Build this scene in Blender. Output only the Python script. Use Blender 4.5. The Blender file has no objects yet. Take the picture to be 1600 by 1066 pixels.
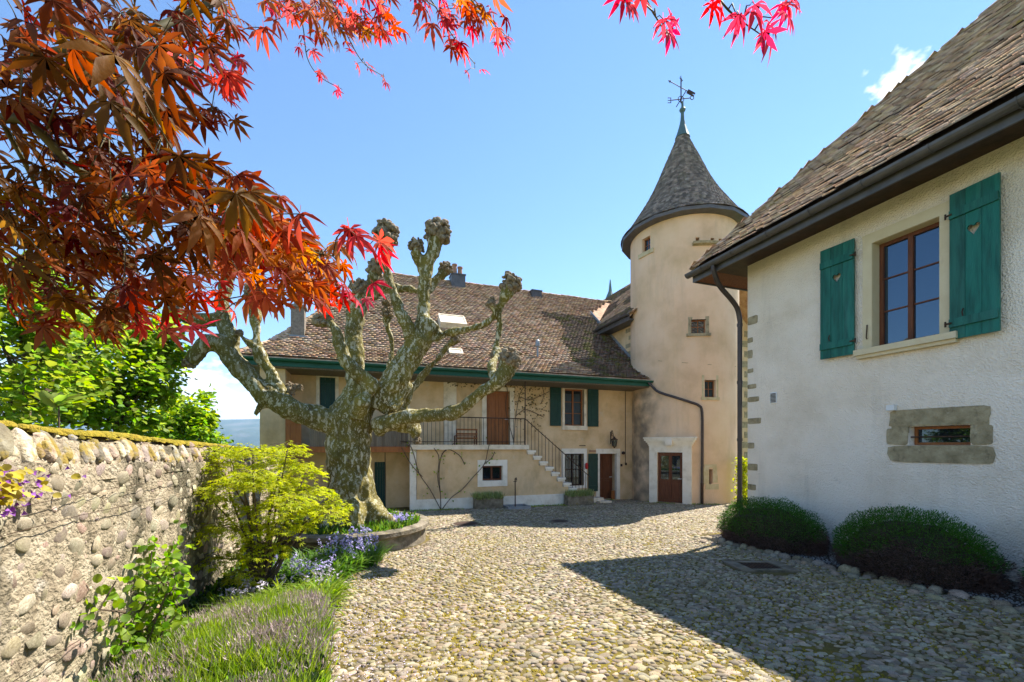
import bpy, math, random
import numpy as np
from mathutils import Vector, Matrix, noise
from mathutils.geometry import tessellate_polygon
HAZE = True
random.seed(7); rng = np.random.default_rng(7)
R = math.radians; PI = math.pi
scn = bpy.context.scene
COL = scn.collection

# ------------------------------------------------------------------ camera, sky, sun, exposure
F = 661.0; CX = 800.0; HY = 697.0; EYE = 1.6
cam = bpy.data.cameras.new('camera'); camo = bpy.data.objects.new('camera', cam); COL.objects.link(camo)
camo.location = (0, 0, EYE); camo.rotation_euler = (R(90), 0, 0)
cam.sensor_width = 36; cam.lens = F/1600*36; cam.shift_y = (HY-533)/1600
cam.clip_start = 0.05; cam.clip_end = 20000
scn.camera = camo
SUN = Vector((.7507*.5878, .6606*.5878, .809)).normalized()
sun = bpy.data.lights.new('sun', 'SUN'); sun.energy = 4.8; sun.angle = R(.5); sun.color = (1, .94, .84)
suno = bpy.data.objects.new('sun', sun); COL.objects.link(suno)
suno.rotation_euler = (-SUN).to_track_quat('-Z', 'Y').to_euler()
suno.location = (8, 8, 20)
world = bpy.data.worlds.new('World'); scn.world = world; world.use_nodes = True
wn = world.node_tree; wn.nodes.clear()
def _n(t, tp, **kw):
    n = t.nodes.new(tp)
    for k, v in kw.items():
        if k in n.inputs: n.inputs[k].default_value = v
        else: setattr(n, k, v)
    return n
sky = _n(wn, 'ShaderNodeTexSky', sky_type='NISHITA'); sky.sun_disc = False
sky.sun_elevation = math.asin(SUN.z); sky.sun_rotation = math.atan2(SUN.x, SUN.y)
sky.air_density = 1.0; sky.dust_density = 0.0; sky.ozone_density = 2.5; sky.altitude = 400
bg = _n(wn, 'ShaderNodeBackground'); bg.inputs[1].default_value = 0.105
out = _n(wn, 'ShaderNodeOutputWorld')
tc = _n(wn, 'ShaderNodeTexCoord')
def wmath(op, a, b=None, c=None, clamp=False):
    m = _n(wn, 'ShaderNodeMath', operation=op); m.use_clamp = clamp
    for i, x in enumerate((a, b, c)):
        if x is None: continue
        if isinstance(x, (int, float)): m.inputs[i].default_value = x
        else: wn.links.new(x, m.inputs[i])
    return m.outputs[0]
sep = _n(wn, 'ShaderNodeSeparateXYZ'); wn.links.new(tc.outputs['Generated'], sep.inputs[0])
mp = _n(wn, 'ShaderNodeMapping'); mp.inputs['Scale'].default_value = (5, 5, 16)
wn.links.new(tc.outputs['Generated'], mp.inputs[0])
nz = _n(wn, 'ShaderNodeTexNoise'); nz.inputs['Scale'].default_value = 1.6; nz.inputs['Detail'].default_value = 9; nz.inputs['Roughness'].default_value = .62
wn.links.new(mp.outputs[0], nz.inputs['Vector'])
# low cumulus bank near the horizon
band = wmath('MULTIPLY', wmath('MULTIPLY', sep.outputs['Z'], 30, clamp=True),
             wmath('SUBTRACT', 1.0, wmath('MULTIPLY', wmath('SUBTRACT', sep.outputs['Z'], .07), 14, clamp=True), clamp=True))
cl = wmath('MULTIPLY', wmath('MULTIPLY', wmath('SUBTRACT', nz.outputs['Fac'], .44), 9, clamp=True), band)
# one small puff
def puff(dx, dy, dz, rad, flat=1.0):
    d = Vector((dx, dy, dz)).normalized()
    m2 = _n(wn, 'ShaderNodeVectorMath', operation='DISTANCE'); wn.links.new(tc.outputs['Generated'], m2.inputs[0]); m2.inputs[1].default_value = d
    v = wmath('SUBTRACT', 1.0, wmath('DIVIDE', m2.outputs['Value'], rad))
    n2 = _n(wn, 'ShaderNodeTexNoise'); n2.inputs['Scale'].default_value = 34; n2.inputs['Detail'].default_value = 7
    mp2 = _n(wn, 'ShaderNodeMapping'); mp2.inputs['Scale'].default_value = (1, 1, 1.8); wn.links.new(tc.outputs['Generated'], mp2.inputs[0])
    wn.links.new(mp2.outputs[0], n2.inputs['Vector'])
    v = wmath('ADD', v, wmath('MULTIPLY', wmath('SUBTRACT', n2.outputs['Fac'], .5), 2.2))
    return wmath('MULTIPLY', wmath('SUBTRACT', v, .3), 2.2, clamp=True)
def pdir(x, y): return ((x-CX)/F, 1, (HY-y)/F)
p1 = puff(*pdir(1402, 131), .045); p2 = puff(*pdir(1430, 120), .035); p3 = puff(*pdir(322, 606), .075)
cl = wmath('MAXIMUM', wmath('MAXIMUM', cl, p3), wmath('MAXIMUM', p1, p2))
mx = _n(wn, 'ShaderNodeMix', data_type='RGBA'); wn.links.new(cl, mx.inputs['Factor'])
hsv = _n(wn, 'ShaderNodeHueSaturation'); hsv.inputs['Saturation'].default_value = 1.08
wn.links.new(sky.outputs[0], hsv.inputs['Color'])
wn.links.new(hsv.outputs[0], mx.inputs[6]); mx.inputs[7].default_value = (5.6, 5.7, 5.9, 1)
wn.links.new(mx.outputs[2], bg.inputs[0]); wn.links.new(bg.outputs[0], out.inputs[0])
scn.view_settings.view_transform = 'Standard'; scn.view_settings.look = 'None'
scn.view_settings.gamma = 1; scn.view_settings.use_curve_mapping = False
scn.view_settings.exposure = 1.42
scn.cycles.max_bounces = 8; scn.cycles.diffuse_bounces = 6; scn.cycles.transmission_bounces = 4; scn.cycles.transparent_max_bounces = 6
scn.cycles.use_denoising = True

# ------------------------------------------------------------------ frames of reference (world metres)
CA, SA = .9444, .3289                      # the two buildings share one oblique grid: u along the facade, v into the depth
def W(u, v, z): return (u*CA - v*SA, u*SA + v*CA, z)
def toUV(x, y): return (x*CA + y*SA, -x*SA + y*CA)
U3 = Vector(W(1, 0, 0)); V3 = Vector(W(0, 1, 0)); Z3 = Vector((0, 0, 1))
def g(y): return -.035*min(max(y, -20), 40)      # the yard falls gently away
def gW(u, v): return g(u*SA + v*CA)
def ray(x): return (x-CX)/F
def at(x, y, Y): return Vector(((x-CX)/F*Y, Y, EYE-(y-HY)/F*Y))
def onV(x, y, V): s = V/(CA-ray(x)*SA); return s*(ray(x)*CA+SA), EYE+(HY-y)/F*s
def onU(x, y, U): s = U/(ray(x)*CA+SA); return s*(CA-ray(x)*SA), EYE+(HY-y)/F*s

# ------------------------------------------------------------------ mesh building
class MB:
    def __init__(s, xf=W): s.v = []; s.f = []; s.xf = xf
    def vert(s, a, b, c):
        s.v.append(s.xf(a, b, c) if s.xf else (a, b, c)); return len(s.v)-1
    def poly(s, pts): s.f.append([s.vert(*p) for p in pts])
    def raw(s, pts, faces):
        n = len(s.v); s.v += [tuple(p) for p in pts]; s.f += [[i+n for i in f] for f in faces]
    def box(s, u0, u1, v0, v1, z0, z1):
        n = len(s.v)
        for z in (z0, z1):
            for a, b in ((u0, v0), (u1, v0), (u1, v1), (u0, v1)): s.vert(a, b, z)
        s.f += [[n+i for i in f] for f in ((0, 3, 2, 1), (4, 5, 6, 7), (0, 1, 5, 4), (1, 2, 6, 5), (2, 3, 7, 6), (3, 0, 4, 7))]
    def obox(s, O, A, B, C, a0, a1, b0, b1, c0, c1):
        """oriented box: a along A, b along B, c along C from O (world vectors)"""
        pts = []
        for c in (c0, c1):
            for a, b in ((a0, b0), (a1, b0), (a1, b1), (a0, b1)): pts.append(O+A*a+B*b+C*c)
        fl = ((0, 3, 2, 1), (4, 5, 6, 7), (0, 1, 5, 4), (1, 2, 6, 5), (2, 3, 7, 6), (3, 0, 4, 7))
        if A.cross(B).dot(C) < 0: fl = [f[::-1] for f in fl]
        s.raw(pts, fl)
    def tube(s, pts, rad, n=8, cap=True):
        pts = [Vector(p) for p in pts]
        if not hasattr(rad, '__len__'): rad = [rad]*len(pts)
        base = len(s.v); t0 = None; nrm = None
        for i, p in enumerate(pts):
            t = (pts[min(i+1, len(pts)-1)]-pts[max(i-1, 0)]).normalized()
            if nrm is None:
                nrm = t.orthogonal().normalized()
            else:
                nrm = (nrm - t*nrm.dot(t)).normalized()
            bi = t.cross(nrm)
            for k in range(n):
                a = 2*PI*k/n; s.v.append(tuple(p+(nrm*math.cos(a)+bi*math.sin(a))*rad[i]))
        for i in range(len(pts)-1):
            for k in range(n):
                a = base+i*n+k; b = base+i*n+(k+1) % n
                s.f.append([a, b, b+n, a+n])
        if cap:
            s.f.append([base+k for k in range(n)][::-1]); s.f.append([base+(len(pts)-1)*n+k for k in range(n)])
    def lathe(s, O, prof, n=16):
        O = Vector(O); base = len(s.v)
        for r_, z in prof:
            for k in range(n):
                a = 2*PI*k/n; s.v.append((O.x+r_*math.cos(a), O.y+r_*math.sin(a), O.z+z))
        for i in range(len(prof)-1):
            for k in range(n):
                a = base+i*n+k; b = base+i*n+(k+1) % n
                s.f.append([a, b, b+n, a+n])
        s.f.append([base+k for k in range(n)][::-1]); s.f.append([base+(len(prof)-1)*n+k for k in range(n)])
WLOC = {}
def wl(o): return WLOC.get(o.name, Vector((0, 0, 0))) if o else Vector((0, 0, 0))
def put(o, parent, loc):
    COL.objects.link(o); loc = Vector(loc); WLOC[o.name] = loc
    if parent: o.parent = parent
    o.location = loc - wl(parent)
    return o
def empty(name, loc, label=None, cat=None, group=None):
    o = bpy.data.objects.new(name, None); o.empty_display_size = .2; put(o, None, loc); tag(o, label, cat, group); return o
def tag(o, label=None, cat=None, group=None, kind=None):
    if label: o['label'] = label
    if cat: o['category'] = cat
    if group: o['group'] = group
    if kind: o['kind'] = kind
    return o
def build(name, mb, m, parent=None, smooth=False, label=None, kind=None, origin=None):
    vs = np.array(mb.v, dtype=float)
    org = (vs.min(0)+vs.max(0))/2 if origin is None else np.array(origin, float)
    me = bpy.data.meshes.new(name); me.from_pydata((vs-org).tolist(), [], mb.f); me.materials.append(m)
    if smooth: me.polygons.foreach_set('use_smooth', [True]*len(me.polygons))
    o = bpy.data.objects.new(name, me); put(o, parent, org); tag(o, label, None, None, kind); return o
def np_mesh(name, V, T, m, smooth=False):
    """V (n,3) floats, T (m,3) ints"""
    me = bpy.data.meshes.new(name); me.vertices.add(len(V)); me.vertices.foreach_set('co', np.asarray(V, np.float32).ravel())
    T = np.asarray(T, np.int32); me.loops.add(T.size); me.loops.foreach_set('vertex_index', T.ravel())
    me.polygons.add(len(T)); me.polygons.foreach_set('loop_start', np.arange(0, T.size, 3, dtype=np.int32))
    try: me.polygons.foreach_set('loop_total', np.full(len(T), 3, dtype=np.int32))
    except Exception: pass
    if smooth: me.polygons.foreach_set('use_smooth', np.ones(len(T), dtype=bool))
    me.materials.append(m); me.update(calc_edges=True); me.validate(); return me
def inst(name, tv, tf, M, m, parent, smooth=False, kind='stuff', label=None):
    """join copies of a template (tv, tf triangles) under 4x4 matrices M into one mesh object"""
    M = np.asarray(M); n = len(M)
    if n == 0: return None
    tv = np.asarray(tv, float); tf = np.asarray(tf)
    hv = np.c_[tv, np.ones(len(tv))]
    V = np.einsum('nij,kj->nki', M, hv)[:, :, :3].reshape(-1, 3)
    T = (tf[None]+(np.arange(n)*len(tv))[:, None, None]).reshape(-1, 3)
    org = V.mean(0)
    o = bpy.data.objects.new(name, np_mesh(name, V-org, T, m, smooth)); put(o, parent, org)
    tag(o, label, None, None, kind); return o
def parts(name, stuffname, tvs, M, m, parent, nmax=300, smooth=False, ref=(0, 0, EYE), near=None):
    """the nmax copies nearest the viewpoint become part objects sharing mesh data, the rest one stuff mesh. tvs: list of templates"""
    M = [np.asarray(x) for x in M]
    d = [np.linalg.norm(x[:3, 3]-np.array(ref))/max(1e-6, np.linalg.norm(x[:3, 0])) + (0 if near is None or near(x[:3, 3]) else 1e5) for x in M]
    order = np.argsort(d)
    meshes = [np_mesh(name, tv, tf, m, smooth) for tv, tf in tvs]
    for q, i in enumerate(order[:nmax]):
        A = M[i]; o = bpy.data.objects.new(name, meshes[q % len(meshes)]); COL.objects.link(o); o.parent = parent
        B = A.copy(); B[:3, 3] -= np.array(wl(parent)); o.matrix_local = Matrix(B.tolist())
    rest = order[nmax:]
    if len(rest):
        k = len(tvs)
        # one joined mesh from all templates
        Vs = []; Ts = []; off = 0
        for j, (tv, tf) in enumerate(tvs):
            MM = np.array([M[i] for i in rest[j::k]])
            if not len(MM): continue
            tv = np.asarray(tv, float); tf = np.asarray(tf)
            V = np.einsum('nij,kj->nki', MM, np.c_[tv, np.ones(len(tv))])[:, :, :3].reshape(-1, 3)
            T = (tf[None]+(np.arange(len(MM))*len(tv))[:, None, None]).reshape(-1, 3)+off
            Vs.append(V); Ts.append(T); off += len(V)
        V = np.vstack(Vs); T = np.vstack(Ts); org = V.mean(0)
        o = bpy.data.objects.new(stuffname, np_mesh(stuffname, V-org, T, m, smooth)); put(o, parent, org); o['kind'] = 'stuff'
def frame4(pos, ex, ey, ez, sx=1, sy=1, sz=1):
    A = np.eye(4); A[:3, 0] = np.array(ex)*sx; A[:3, 1] = np.array(ey)*sy; A[:3, 2] = np.array(ez)*sz; A[:3, 3] = pos; return A
def cr(pts, n=6):
    """Catmull-Rom through tuples of any length"""
    P = [np.array(p, float) for p in pts]; P = [2*P[0]-P[1]]+P+[2*P[-1]-P[-2]]; o = []
    for i in range(1, len(P)-2):
        for k in range(n):
            t = k/n; a, b, c, d = P[i-1:i+3]
            o.append(.5*((2*b)+(c-a)*t+(2*a-5*b+4*c-d)*t*t+(3*b-a-3*c+d)*t**3))
    o.append(P[-2]); return o

# ------------------------------------------------------------------ materials
def mat(name, cols, scale=3, detail=6, rough=.85, bump=0., bscale=40, bdetail=4, isl=0., hue=0., patch=None, trans=0., tcol=None,
        spec=.3, metal=0., stretch=(1, 1, 1), ramp=(.3, .7), patches=(), bdist=.02, coord='pos', vor=0., spots=()):
    m = bpy.data.materials.new(name); m.use_nodes = True; t = m.node_tree; t.nodes.clear(); L = t.links.new
    o = _n(t, 'ShaderNodeOutputMaterial'); b = _n(t, 'ShaderNodeBsdfPrincipled')
    geo = _n(t, 'ShaderNodeNewGeometry'); mpn = _n(t, 'ShaderNodeMapping'); mpn.inputs['Scale'].default_value = stretch
    if coord == 'pos': L(geo.outputs['Position'], mpn.inputs[0])
    else: L(_n(t, 'ShaderNodeTexCoord').outputs['Object'], mpn.inputs[0])
    n1 = _n(t, 'ShaderNodeTexNoise'); n1.inputs['Scale'].default_value = scale; n1.inputs['Detail'].default_value = detail; n1.inputs['Roughness'].default_value = .6
    L(mpn.outputs[0], n1.inputs['Vector'])
    r = _n(t, 'ShaderNodeValToRGB'); L(n1.outputs['Fac'], r.inputs[0])
    el = r.color_ramp.elements; el[0].position = ramp[0]; el[1].position = ramp[1]
    el[0].color = (*cols[0], 1); el[1].color = (*cols[-1], 1)
    for i, c in enumerate(cols[1:-1]):
        e = el.new(ramp[0]+(ramp[1]-ramp[0])*(i+1)/(len(cols)-1)); e.color = (*c, 1)
    c = r.outputs[0]
    if isl or hue:
        oi = _n(t, 'ShaderNodeObjectInfo'); ad = _n(t, 'ShaderNodeMath', operation='ADD'); L(geo.outputs['Random Per Island'], ad.inputs[0]); L(oi.outputs['Random'], ad.inputs[1])
        fr = _n(t, 'ShaderNodeMath', operation='FRACT'); L(ad.outputs[0], fr.inputs[0])
        wn_ = _n(t, 'ShaderNodeTexWhiteNoise'); wn_.noise_dimensions = '1D'; L(fr.outputs[0], wn_.inputs['W'])
        sp = _n(t, 'ShaderNodeSeparateColor'); L(wn_.outputs['Color'], sp.inputs[0])
        hs = _n(t, 'ShaderNodeHueSaturation'); L(c, hs.inputs['Color'])
        mr = _n(t, 'ShaderNodeMapRange'); L(sp.outputs[0], mr.inputs[0]); mr.inputs['To Min'].default_value = 1-isl; mr.inputs['To Max'].default_value = 1+isl; L(mr.outputs[0], hs.inputs['Value'])
        mr = _n(t, 'ShaderNodeMapRange'); L(sp.outputs[1], mr.inputs[0]); mr.inputs['To Min'].default_value = .5-hue; mr.inputs['To Max'].default_value = .5+hue; L(mr.outputs[0], hs.inputs['Hue'])
        mr = _n(t, 'ShaderNodeMapRange'); L(sp.outputs[2], mr.inputs[0]); mr.inputs['To Min'].default_value = 1-isl*.45; mr.inputs['To Max'].default_value = 1+isl*.5; L(mr.outputs[0], hs.inputs['Saturation'])
        c = hs.outputs[0]
    for (pc, ps, lo, hi, amt, st) in patches:       # stains, lichen, moss: (colour, scale, lo, hi, amount, stretch)
        mq = _n(t, 'ShaderNodeMapping'); mq.inputs['Scale'].default_value = st; mq.inputs['Location'].default_value = (ps*1.7, ps, 3)
        L(geo.outputs['Position'], mq.inputs[0])
        nn = _n(t, 'ShaderNodeTexNoise'); nn.inputs['Scale'].default_value = ps; nn.inputs['Detail'].default_value = 8; nn.inputs['Roughness'].default_value = .65; L(mq.outputs[0], nn.inputs['Vector'])
        mr = _n(t, 'ShaderNodeMapRange'); L(nn.outputs['Fac'], mr.inputs[0]); mr.inputs['From Min'].default_value = lo; mr.inputs['From Max'].default_value = hi; mr.inputs['To Max'].default_value = amt
        mx_ = _n(t, 'ShaderNodeMix', data_type='RGBA'); L(mr.outputs[0], mx_.inputs['Factor']); L(c, mx_.inputs[6]); mx_.inputs[7].default_value = (*pc, 1); c = mx_.outputs[2]
    for (pc, (sx_, sy_), r_in, r_out, amt) in spots:      # a damp stain with its own place on the wall
        sz = _n(t, 'ShaderNodeSeparateXYZ'); L(geo.outputs['Position'], sz.inputs[0]); cx_ = _n(t, 'ShaderNodeCombineXYZ'); L(sz.outputs[0], cx_.inputs[0]); L(sz.outputs[1], cx_.inputs[1])
        dd = _n(t, 'ShaderNodeVectorMath', operation='DISTANCE'); L(cx_.outputs[0], dd.inputs[0]); dd.inputs[1].default_value = (sx_, sy_, 0)
        mr = _n(t, 'ShaderNodeMapRange'); L(dd.outputs['Value'], mr.inputs[0]); mr.inputs['From Min'].default_value = r_in; mr.inputs['From Max'].default_value = r_out; mr.inputs['To Min'].default_value = 1; mr.inputs['To Max'].default_value = 0
        zz = _n(t, 'ShaderNodeMapRange'); L(sz.outputs[2], zz.inputs[0]); zz.inputs['From Min'].default_value = 3.6; zz.inputs['From Max'].default_value = 4.6; zz.inputs['To Min'].default_value = 1; zz.inputs['To Max'].default_value = 0
        nn = _n(t, 'ShaderNodeTexNoise'); nn.inputs['Scale'].default_value = 1.7; nn.inputs['Detail'].default_value = 7; L(geo.outputs['Position'], nn.inputs['Vector'])
        nr = _n(t, 'ShaderNodeMapRange'); L(nn.outputs['Fac'], nr.inputs[0]); nr.inputs['From Min'].default_value = .35; nr.inputs['From Max'].default_value = .6; nr.inputs['To Max'].default_value = amt
        m1 = _n(t, 'ShaderNodeMath', operation='MULTIPLY'); L(mr.outputs[0], m1.inputs[0]); L(zz.outputs[0], m1.inputs[1]); m2_ = _n(t, 'ShaderNodeMath', operation='MULTIPLY'); L(m1.outputs[0], m2_.inputs[0]); L(nr.outputs[0], m2_.inputs[1])
        mx_ = _n(t, 'ShaderNodeMix', data_type='RGBA'); L(m2_.outputs[0], mx_.inputs['Factor']); L(c, mx_.inputs[6]); mx_.inputs[7].default_value = (*pc, 1); c = mx_.outputs[2]
    L(c, b.inputs['Base Color']); b.inputs['Roughness'].default_value = rough; b.inputs['Metallic'].default_value = metal
    b.inputs['Specular IOR Level'].default_value = spec
    if bump:
        nb = _n(t, 'ShaderNodeTexNoise'); nb.inputs['Scale'].default_value = bscale; nb.inputs['Detail'].default_value = bdetail; L(mpn.outputs[0], nb.inputs['Vector'])
        h = nb.outputs['Fac']
        if vor:
            vo = _n(t, 'ShaderNodeTexVoronoi'); vo.inputs['Scale'].default_value = vor; L(mpn.outputs[0], vo.inputs['Vector'])
            a_ = _n(t, 'ShaderNodeMath', operation='ADD'); L(h, a_.inputs[0]); L(vo.outputs['Distance'], a_.inputs[1]); h = a_.outputs[0]
        bp = _n(t, 'ShaderNodeBump'); bp.inputs['Strength'].default_value = bump; bp.inputs['Distance'].default_value = bdist; L(h, bp.inputs['Height']); L(bp.outputs[0], b.inputs['Normal'])
    if trans:
        tr = _n(t, 'ShaderNodeBsdfTranslucent')
        if tcol:
            mt = _n(t, 'ShaderNodeMix', data_type='RGBA', blend_type='MULTIPLY'); mt.inputs['Factor'].default_value = 1; L(c, mt.inputs[6]); mt.inputs[7].default_value = (*tcol, 1); L(mt.outputs[2], tr.inputs['Color'])
        else: L(c, tr.inputs['Color'])
        ms = _n(t, 'ShaderNodeMixShader'); ms.inputs[0].default_value = trans; L(b.outputs[0], ms.inputs[1]); L(tr.outputs[0], ms.inputs[2]); L(ms.outputs[0], o.inputs[0])
    else: L(b.outputs[0], o.inputs[0])
    return m
M = {}
M['facade'] = mat('facade_render', [(.50, .34, .165), (.66, .47, .26), (.74, .55, .33)], 1.6, 8, .9, .35, 60, patches=[((.20, .16, .11), 1.2, .55, .75, .5, (1, 1, .35)), ((.62, .55, .42), 2.2, .58, .7, .4, (1, 1, 1))])
M['tower'] = mat('tower_render', [(.60, .41, .245), (.75, .53, .34), (.80, .59, .40)], .8, 8, .9, .3, 70, spots=[((.2, .165, .125), (5.15, 16.9), .5, 1.35, .85)], patches=[((.34, .27, .18), .8, .56, .8, .5, (1.6, 1.6, .3)), ((.26, .24, .2), 3, .66, .8, .4, (1, 1, .6)), ((.60, .46, .22), .5, .45, .75, .35, (1, 1, 1))])
M['white_stucco'] = mat('white_roughcast', [(.76, .655, .52), (.87, .77, .64), (.90, .81, .69)], 1.1, 8, .92, .75, 30, 8, patches=[((.60, .47, .30), .5, .50, .75, .4, (1, 1, 2)), ((.42, .38, .31), 2.6, .56, .78, .4, (1, 1, .12)), ((.36, .33, .27), 7, .66, .76, .45, (1, 1, .8))], bdist=.02, vor=48)
M['stone'] = mat('pale_limestone', [(.56, .47, .33), (.74, .64, .48), (.8, .71, .56)], 4, 8, .8, .25, 50, patches=[((.32, .28, .2), 5, .6, .75, .5, (1, 1, .5))])
M['white_stone'] = mat('white_dressed_stone', [(.66, .6, .48), (.8, .74, .62), (.84, .79, .69)], 4, 8, .8, .2, 50, patches=[((.42, .38, .3), 5, .62, .75, .5, (1, 1, .5))])
M['molasse'] = mat('green_grey_sandstone', [(.22, .18, .10), (.34, .28, .165), (.45, .38, .24)], 7, 9, .92, 1.0, 30, 8, patches=[((.13, .11, .07), 9, .55, .68, .75, (1, 1, .6)), ((.52, .46, .33), 14, .62, .7, .6, (1, 1, 1))])
M['molasse_y'] = mat('yellow_sandstone', [(.44, .36, .19), (.54, .45, .26), (.6, .52, .34)], 5, 8, .9, .35, 45, patches=[((.3, .24, .13), 7, .6, .75, .5, (1, 1, 1))])
M['cream'] = mat('cream_painted_stone', [(.60, .50, .31), (.68, .59, .4)], 4, 6, .8, .15, 60, patches=[((.42, .33, .19), 6, .6, .75, .4, (1, 1, .4))])
M['green_wood'] = mat('green_painted_wood', [(.006, .07, .055), (.013, .13, .10), (.02, .165, .13)], 6, 6, .55, .3, 50, stretch=(2, 2, .25), isl=.12, patches=[((.05, .19, .155), 3, .52, .75, .5, (2, 2, .3)), ((.01, .04, .033), 7, .56, .72, .6, (2, 2, .2)), ((.3, .26, .16), 14, .72, .76, .7, (1, 1, .4))])
M['dark_green'] = mat('dark_green_paint', [(.004, .035, .026), (.008, .05, .038)], 6, 6, .5, .1, 50)
M['fascia'] = mat('green_gutter_paint', [(.008, .075, .05), (.014, .1, .07)], 3, 6, .5, .05, 50)
M['brown_wood'] = mat('brown_stained_wood', [(.085, .026, .010), (.18, .06, .022)], 8, 6, .55, .2, 60, stretch=(3, 3, .4))
M['orange_wood'] = mat('orange_oiled_wood', [(.22, .075, .02), (.36, .13, .035)], 8, 6, .5, .2, 60, stretch=(3, 3, .4), patches=[((.1, .03, .01), 9, .6, .75, .5, (2, 2, .3))])
M['dark_wood'] = mat('dark_brown_wood', [(.025, .014, .009), (.06, .032, .02)], 8, 6, .6, .2, 60)
M['grey_wood'] = mat('weathered_grey_boards', [(.12, .095, .07), (.22, .18, .13)], 8, 6, .8, .3, 60, stretch=(4, 4, .3), isl=.2)
M['metal'] = mat('dark_zinc_sheet', [(.085, .08, .08), (.14, .13, .125)], 5, 5, .5, .05, 40, metal=.4, spec=.5)
M['brown_metal'] = mat('brown_metal_pipe', [(.045, .032, .028), (.075, .055, .048)], 5, 5, .45, .05, 40, metal=.3, spec=.5)
M['iron'] = mat('wrought_iron', [(.035, .025, .02), (.09, .05, .03)], 12, 5, .7, .2, 80, metal=.3)
M['copper'] = mat('green_copper', [(.07, .12, .12), (.13, .2, .19)], 9, 5, .6, .1, 60, metal=.2)
M['lead'] = mat('lead_flashing', [(.2, .22, .24), (.32, .34, .36)], 5, 5, .5, .1, 40, metal=.3)
M['dark'] = mat('dark_interior', [(.012, .01, .008), (.02, .017, .013)], 3, 3, .9)
M['white_paint'] = mat('white_painted_metal', [(.7, .7, .68), (.8, .8, .78)], 3, 3, .5)
M['red_plastic'] = mat('red_plastic', [(.5, .02, .02), (.55, .03, .03)], 3, 3, .4)
M['tile_main'] = mat('old_clay_tiles', [(.30, .175, .10), (.48, .315, .195), (.60, .435, .295)], 4, 6, .9, .2, 60, isl=.34, hue=.018, patches=[((.12, .1, .06), 1.1, .56, .75, .6, (1, 1, 1)), ((.26, .21, .05), 1.7, .64, .72, .6, (1, 1, 1))])
M['tile_moss_shade'] = mat('mossy_shaded_tiles', [(.08, .055, .04), (.16, .11, .08), (.2, .15, .11)], 4, 6, .9, .2, 60, isl=.38, hue=.018, patches=[((.12, .12, .02), 2.2, .5, .6, .85, (1, 1, 1))])  # moss, plus shade put into the tile colour on the main roof
M['tile_cot'] = mat('brown_weathered_tiles', [(.30, .18, .105), (.48, .32, .20), (.63, .47, .32)], 5, 7, .9, .35, 70, isl=.26, hue=.015, patches=[((.46, .4, .3), 9, .62, .7, .5, (1, 1, 1)), ((.30, .22, .03), 3, .66, .7, .75, (1, 1, 1)), ((.07, .06, .05), 2, .58, .7, .5, (1, 1, 1))])
M['tile_tower'] = mat('grey_brown_small_tiles', [(.11, .088, .075), (.19, .155, .13), (.31, .26, .22)], 5, 6, .75, .2, 60, isl=.48, hue=.012, spec=.5, patches=[((.12, .12, .04), 1.4, .56, .7, .5, (1, 1, 1))])
M['moss'] = mat('golden_moss', [(.17, .14, .01), (.30, .23, .02), (.36, .25, .03)], 14, 6, 1, .8, 120)
M['mortar'] = mat('lime_mortar_wall', [(.20, .155, .10), (.36, .295, .20), (.48, .405, .29)], 6, 10, .95, 1.0, 38, 8, patches=[((.07, .06, .035), 1.9, .50, .60, .85, (1, 1, .14)), ((.12, .10, .06), 6, .58, .68, .7, (1, 1, .6)), ((.62, .57, .48), 3, .6, .7, .5, (1, 1, 1))], bdist=.03)
M['wall_stone'] = mat('river_stones_in_wall', [(.20, .155, .105), (.36, .29, .205), (.54, .46, .35)], 9, 8, .85, .5, 60, isl=.45, hue=.045, coord='obj', patches=[((.36, .30, .21), 9, .46, .62, .8, (1, 1, 1))])
M['coping'] = mat('coping_stones', [(.17, .13, .085), (.32, .26, .185), (.50, .44, .34)], 9, 8, .85, .6, 50, isl=.45, hue=.03, patches=[((.26, .18, .015), 5, .50, .58, .85, (1, 1, 1)), ((.11, .09, .07), 7, .6, .7, .5, (1, 1, 1))])
M['cobble'] = mat('river_cobbles', [(.14, .106, .065), (.27, .215, .138), (.42, .355, .25)], 14, 6, .75, .25, 90, isl=.42, hue=.03, spec=.4, coord='obj', patches=[((.20, .155, .035), 1.1, .50, .70, .5, (1, 1, 1)), ((.13, .10, .055), .55, .5, .68, .45, (1, 1, 1))])
M['joint'] = mat('mossy_joints', [(.06, .044, .012), (.11, .082, .02), (.16, .125, .045)], 2.5, 9, 1, .9, 60, 6, patches=[((.19, .145, .012), 1.3, .47, .62, .8, (1, 1, 1)), ((.3, .26, .2), 2, .6, .7, .6, (1, 1, 1))])
M['bark'] = None
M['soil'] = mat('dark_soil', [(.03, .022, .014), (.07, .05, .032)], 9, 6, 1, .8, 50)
M['gravel'] = mat('grey_gravel', [(.14, .135, .13), (.3, .29, .28)], 60, 3, .9, .8, 90, isl=.4)
M['trough'] = mat('old_stone_trough', [(.10, .08, .055), (.20, .165, .115), (.28, .24, .18)], 6, 9, .95, .8, 30, patches=[((.07, .07, .04), 3, .5, .66, .8, (1, 1, 1)), ((.2, .17, .03), 5, .6, .68, .7, (1, 1, 1))])
M['terra'] = mat('chimney_clay', [(.3, .15, .09), (.42, .23, .15)], 8, 5, .9, .2, 50)
M['chimney'] = mat('grey_chimney_stone', [(.16, .13, .1), (.30, .25, .2)], 14, 8, .95, .6, 40)
M['grass_far'] = mat('meadow', [(.06, .10, .02), (.10, .14, .03)], .4, 8, 1, .5, 4)
M['hill'] = mat('wooded_ridge', [(.035, .06, .035), (.07, .09, .05), (.16, .15, .13)], .004, 10, 1)
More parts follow.
